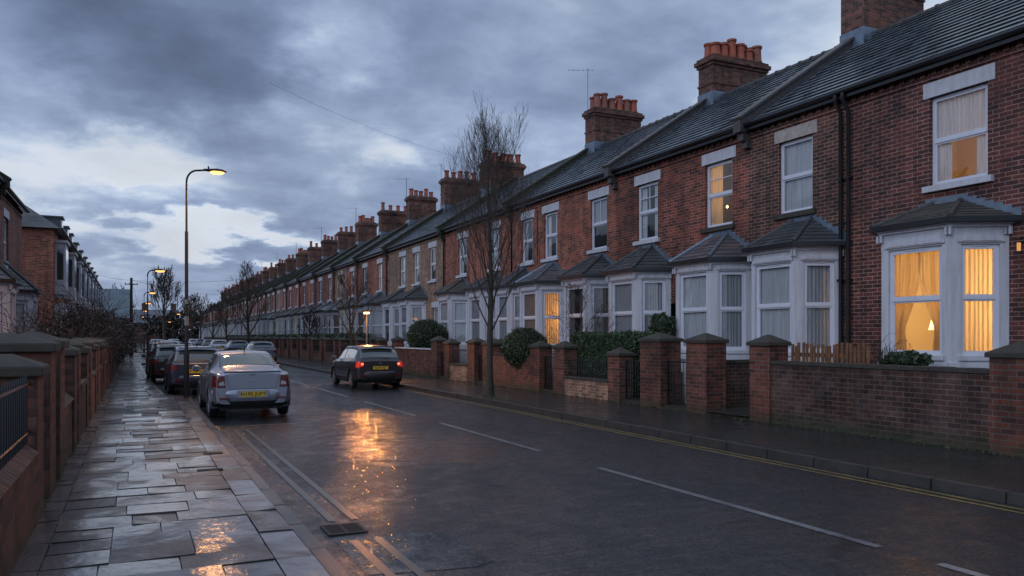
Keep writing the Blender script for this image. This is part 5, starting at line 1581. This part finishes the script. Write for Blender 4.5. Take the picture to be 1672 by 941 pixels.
PROTO = {}
def text_obj(s, parent, loc, size, mat='black_metal', name='plate_text', rot=(pi/2, 0, 0)):
    cu = bpy.data.curves.new(name, 'FONT'); cu.body = s; cu.size = size; cu.align_x = 'CENTER'; cu.align_y = 'CENTER'; cu.extrude = .001; cu.offset = size*.008
    cu.materials.append(MATS[mat]); o = bpy.data.objects.new(name, cu); col.objects.link(o); o.location = loc; o.rotation_euler = rot
    bpy.context.view_layer.update()
    me = bpy.data.meshes.new_from_object(o.evaluated_get(bpy.context.evaluated_depsgraph_get())); me.name = name
    m = bpy.data.objects.new('lettering', me); col.objects.link(m); m.location = loc; m.rotation_euler = rot; m.parent = parent
    if not me.materials: me.materials.append(MATS[mat])
    bpy.data.objects.remove(o); return m
def make_car(kind, paint, lit=False, plate=None, name='parked_car', detail=True):
    key = kind
    if key not in PROTO: PROTO[key] = car_mesh(kind)
    groups, L, wheels, WR, secs, yy = PROTO[key]
    r = empty(name)
    body = None
    names = {'body': ('body', paint), 'trim': ('trim', 'car_trim'), 'glass_side_l': ('side_windows', 'car_glass'), 'glass_side_r': ('side_windows', 'car_glass'), 'glass_rear': ('rear_window', 'car_glass'),
             'glass_front': ('windscreen', 'car_glass'), 'tail_l': ('tail_light', 'light_red'), 'tail_r': ('tail_light', 'light_red'), 'head_l': ('headlight', 'light_clear'), 'head_r': ('headlight', 'light_clear')}
    for g in ('body', 'trim', 'glass_side_l', 'glass_side_r', 'glass_rear', 'glass_front', 'tail_l', 'tail_r', 'head_l', 'head_r'):
        if g not in groups: continue
        key2 = (kind, g)
        if key2 not in PROTO:
            vs, fs = weld(groups[g]); b_ = MB(); b_.add(vs, fs, True)
            if g in ('tail_l', 'tail_r'):
                s = 1 if g == 'tail_r' else -1
                if kind == 'saloon': pl = [(.71*s, .95), (.73*s, .69), (.56*s, .69), (.585*s, .95)]
                else: pl = [(.74*s, .94), (.76*s, .75), (.60*s, .79), (.58*s, .91)]
                p3 = [(x, -.006, z) for x, z in pl]+[(x, .01, z) for x, z in pl]
                fs2 = [(0, 1, 2, 3), (0, 4, 5, 1), (1, 5, 6, 2), (2, 6, 7, 3), (3, 7, 4, 0)]
                b_.add(p3, fs2)
            PROTO[key2] = b_
        nm, mt = names[g]
        if lit and g in ('tail_l', 'tail_r'): mt = 'light_lit'
        o = PROTO[key2].build(nm, mt, r)
        if g == 'body': body = o
    # wheel housings, wheels
    for wy in wheels:
        for s in (-1, 1):
            a = MB(); n = 20
            for k in range(n):          # arch lip
                t0, t1 = pi*k/n*1.16-.25, pi*(k+1)/n*1.16-.25
                p = []
                for t in (t0, t1):
                    for rr in (.355, .376): p.append((cos(t)*rr+wy, sin(t)*rr+WR))
                xo = .872 if kind == 'hatch' else .862
                a.add([(s*xo, p[0][0], p[0][1]), (s*(xo+.004), p[1][0], p[1][1]), (s*(xo+.004), p[3][0], p[3][1]), (s*xo, p[2][0], p[2][1])], [(0, 1, 2, 3)])
                a.add([(s*xo, p[0][0], p[0][1]), (s*.6, p[0][0], p[0][1]), (s*.6, p[2][0], p[2][1]), (s*xo, p[2][0], p[2][1])], [(0, 1, 2, 3)])
            a.build('wheel_arch', 'car_trim' if paint != 'paint_silver' else paint, r)
            w = MB(); x0, x1 = .66, .855
            prof = [(.20, x0), (.29, x0+.005), (.312, x0+.03), (WR, x0+.07), (WR, x1-.05), (.308, x1-.015), (.27, x1-.003), (.215, x1-.01), (.21, x1-.06)]
            Mw = Matrix.Translation((0, wy, WR)) @ Matrix(((0, 0, s, 0), (1, 0, 0, 0), (0, 1, 0, 0), (0, 0, 0, 1)))
            w.M = Mw; w.lathe(prof, 0, 0, 28)
            wo = w.build('wheel', 'tyre', r)
            rm = MB(); rm.M = Mw
            rm.lathe([(.215, x1-.05), (.215, x1-.012), (.20, x1-.012), (.195, x1-.04)], 0, 0, 24)
            rm.lathe([(.05, x1-.05), (.05, x1-.012), (.03, x1-.004)], 0, 0, 12)
            for k in range(7):
                t = 2*pi*k/7; u = Vector((cos(t), sin(t), 0)); v = Vector((-sin(t), cos(t), 0))
                P = [u*.04-v*.022, u*.04+v*.022, u*.2+v*.030, u*.2-v*.030]
                rm.add([(p.x, p.y, x1-.016) for p in P]+[(p.x, p.y, x1-.045) for p in P], [(0,1,2,3), (0,4,5,1), (1,5,6,2), (2,6,7,3), (3,7,4,0)])
            rm.build('rim', 'rim', wo)
    if detail:
        # underbody
        u = MB(); u.box(-.66, .66, .2, L-.2, .2, .5); u.build('underbody', 'car_trim', r)
        # bumper
        zt = .63 if kind == 'saloon' else .60
        n = 18
        def ring(off, z):
            pts = []
            for k in range(n+1):
                t = -1+2*k/n; x = t*.835; yb = -.055-off+.26*abs(t)**4
                pts.append((x*(1+off*.3), yb, z))
            return pts
        rows = [ring(-.045, zt+.02), ring(-.01, zt-.01), ring(0.0, zt-.08), ring(0.0, .46), ring(-.015, .40)]
        vs = [p for rw in rows for p in rw]; fs = []
        for a in range(len(rows)-1):
            for k in range(n): fs.append((a*(n+1)+k, a*(n+1)+k+1, (a+1)*(n+1)+k+1, (a+1)*(n+1)+k))
        bm_ = MB(); bm_.add(vs, fs, True); bo = bm_.build('bumper', paint, r)
        rows = [ring(-.014, .40), ring(-.03, .34), ring(-.08, .27)]
        vs = [p for rw in rows for p in rw]; fs = []
        for a in range(len(rows)-1):
            for k in range(n): fs.append((a*(n+1)+k, a*(n+1)+k+1, (a+1)*(n+1)+k+1, (a+1)*(n+1)+k))
        bm_ = MB(); bm_.add(vs, fs, True); bm_.build('valance', 'car_trim', bo)
        for s in (-1, 1):
            q = MB(); q.box(s*.60-.09, s*.60+.09, -.062, -.02, .44, .485); q.build('reflector', 'light_red', bo)
        if kind == 'saloon':
            for s in (-1, 1):
                q = MB(); pp = [(s*.585, .745), (s*.705, .745), (s*.70, .80), (s*.60, .835)]
                if s < 0: pp = pp[::-1]
                q.add([(x, -.009, z) for x, z in pp]+[(x, 0, z) for x, z in pp], [(0,1,2,3), (0,4,5,1), (1,5,6,2), (2,6,7,3), (3,7,4,0)]); q.build('reversing_light', 'light_clear', r)
        # boot lid line and handle recess
        bl = MB(); t = .006; zl0, zl1, xw = (.66, .985, .56) if kind == 'saloon' else (.62, .93, .70)
        bl.box(-xw+.08, xw-.08, -.004, .02, zl0, zl0+t)
        for s in (-1, 1): bl.add([(s*(xw-.08), -.004, zl0), (s*(xw-.08)+.008, -.004, zl0), (s*xw+.008, -.004, zl1), (s*xw, -.004, zl1)], [(0, 1, 2, 3)])
        bl.build('boot_seam', 'car_trim', r)
        if kind == 'saloon':
            sp = MB()
            pts = []
            for k in range(13):
                x = -.60+1.2*k/12; pts.append((x, .02+.05*abs(x/.6)**3, 1.035))
            sp.tube(pts, .018, 6); sp.build('boot_lip', paint, r)
            k_ = MB(); k_.box(-.07, .07, -.010, .0, .965, .975); k_.build('boot_handle', 'car_trim', r)
            bz = .86
        else:
            bz = .90
            sp = MB(); sp.box(-.55, .55, .30, .52, 1.435, 1.465); sp.build('spoiler', paint, r, bevel=.01)
            st = MB(); st.box(-.12, .12, .292, .30, 1.437, 1.455); st.build('brake_light', 'light_red', r)
            wp = MB(); wp.tube([(0, .06, 1.02), (.32, .085, 1.06)], .012, 5); wp.build('wiper', 'car_trim', r)
        if kind == 'saloon':
            hl = MB()
            for q in range(7):
                f_ = (q+.7)/7.6; yq = .88+.46*f_; zq = 1.135+.275*f_+.012; hl.tube([(-.50+.02*q, yq, zq), (.50-.02*q, yq, zq)], .0018, 3)
            hl.build('heater_lines', 'car_trim', r)
        bd = MB(); nn = 16
        for k in range(nn):
            t0, t1 = 2*pi*k/nn, 2*pi*(k+1)/nn; bd.tube([(.045*cos(t0), -.012, bz+.034*sin(t0)), (.045*cos(t1), -.012, bz+.034*sin(t1))], .005, 4)
        bd.box(-.026, .026, -.016, -.006, bz-.018, bz+.004); bd.build('badge', 'badge_chrome', r)
        pz = .55 if kind == 'saloon' else .73
        yp = -.075 if kind == 'saloon' else -.02
        pr_ = MB(); pr_.box(-.33, .33, yp+.004, yp+.03, pz-.085, pz+.085); pr_.build('plate_recess', 'rim' if kind == 'saloon' else 'car_trim', r, bevel=.008)
        pl = MB(); pl.box(-.26, .26, yp-.006, yp+.004, pz-.056, pz+.056); po = pl.build('number_plate', 'plate_yellow', r)
        if plate: text_obj(plate, po, (0, yp-.0075, pz), .115)
        an = MB(); an.tube([(0, 1.5 if kind == 'saloon' else .9, 1.44), (0, 1.46 if kind == 'saloon' else .85, 1.60)], [.012, .005], 5); an.build('antenna', 'car_trim', r)
        for s in (-1, 1):
            m_ = MB(); m_.M = Matrix.Translation((s*.97, 2.78, 1.02)) @ Matrix.Diagonal((.11, .08, .075, 1))
            m_.lathe([(max(.02, sin(pi*k/8)), -cos(pi*k/8)) for k in range(9)], 0, 0, 12); m_.M = None; m_.box(s*.86-.02, s*.9+.02, 2.76, 2.81, .97, 1.0); mo = m_.build('mirror', paint, r)
            g_ = MB(); g_.box(s*.97-.085, s*.97+.085, 2.69, 2.705, .965, 1.075); g_.build('mirror_glass', 'car_glass', mo)
            for yh in ((1.75, 2.65) if kind == 'saloon' else (1.45, 2.4)):
                d = MB(); d.box(s*.872-.012, s*.872+.012, yh-.11, yh+.06, .865, .895); d.build('door_handle', paint, r, bevel=.006)
            sm_ = MB()
            for yd in ((1.42, 2.30, 3.12) if kind == 'saloon' else (1.15, 1.97, 2.98)): sm_.box(s*.868-.003, s*.868+.003, yd-.003, yd+.004, .33, .93)
            sm_.box(s*.872-.006, s*.872+.006, 1.15, 3.1, .46, .475)
            sm_.build('door_seam', 'car_trim', r)
        ex = MB(); ex.tube([(.45, -.03, .25), (.45, .3, .25)], .03, 8); ex.build('exhaust', 'car_trim', r)
        if lit:
            for s in (-1, 1):
                q = MB(); q.M = Matrix.Translation((s*.64, -.012, .86)) @ Matrix.Diagonal((.045, .02, .035, 1)); q.lathe([(max(.02, sin(pi*k/6)), -cos(pi*k/6)) for k in range(7)], 0, 0, 10); q.build('lamp', 'light_hot', r)
    return r
def place(o, x, y, rz=0, label=None, group=None):
    o.location = (x, y, .004); o.rotation_euler = (0, 0, rz); tag(o, label, 'car', group)
sal = make_car('saloon', 'paint_silver', plate='N195 JUFY')
place(sal, 2.33, 18.1, radians(.0), 'silver saloon parked at the left kerb, nearest car of all', 'cars parked along the left kerb')
est = make_car('hatch', 'paint_dark', lit=True, plate='SL09 KJT')
place(est, 7.62, 26.6, radians(0), 'dark estate car with glowing tail lights parked by the right kerb', 'cars parked along the right kerb')
h2 = make_car('hatch', 'paint_navy', plate='K164 ROE')
place(h2, 1.78, 26.3, 0, 'dark blue hatchback parked directly in front of the silver saloon', 'cars parked along the left kerb')
basecar = make_car('hatch', 'paint_black')
place(basecar, 1.42, 33.0, radians(2), 'black hatchback half hidden behind the dark blue one', 'cars parked along the left kerb')
def recolour(src, paint):
    o = copy_tree(src)
    for c in kids(o):
        for i, s in enumerate(c.material_slots):
            if s.material and s.material.name.startswith('paint_'):
                s.link = 'OBJECT'; s.material = MATS[paint]
    return o
for (x, y, paint, rz, lab, side) in (
    (1.55, 50.5, 'paint_navy', 1, 'navy hatchback standing alone on the left below the second lamp', 'l'),
    (2.4, 66, 'paint_white', 0, 'white car parked on the left past the navy hatchback', 'l'),
    (2.4, 78, 'paint_grey', 0, 'grey car on the left behind the distant white one', 'l'),
    (2.4, 92, 'paint_black', 0, 'far dark car on the left near the vanishing point', 'l'),
    (2.4, 104, 'paint_white', 0, 'farthest pale car on the left near the vanishing point', 'l'),
    (7.5, 53, 'paint_grey', 0, 'grey hatchback on the right side seen over the silver saloon boot', 'r'),
    (7.5, 66, 'paint_blue', 0, 'pale roofed blue car parked beyond the grey hatchback', 'r'),
    (7.5, 82, 'paint_white', 0, 'small white car far along the right kerb', 'r'),
    (7.5, 92, 'paint_grey', 0, 'small grey car beyond the far white one on the right', 'r'),
    (7.5, 104, 'paint_blue', 0, 'small blue car farther along the right kerb', 'r'),
    (7.5, 118, 'paint_white', 0, 'farthest white car along the right kerb', 'r'),
    (4.6, 112, 'paint_white', 0, 'white car standing in the middle of the distant road', 'm')):
    o = recolour(basecar, paint)
    place(o, x, y, radians(rz), lab, 'cars parked along the left kerb' if side == 'l' else 'cars parked along the right kerb')
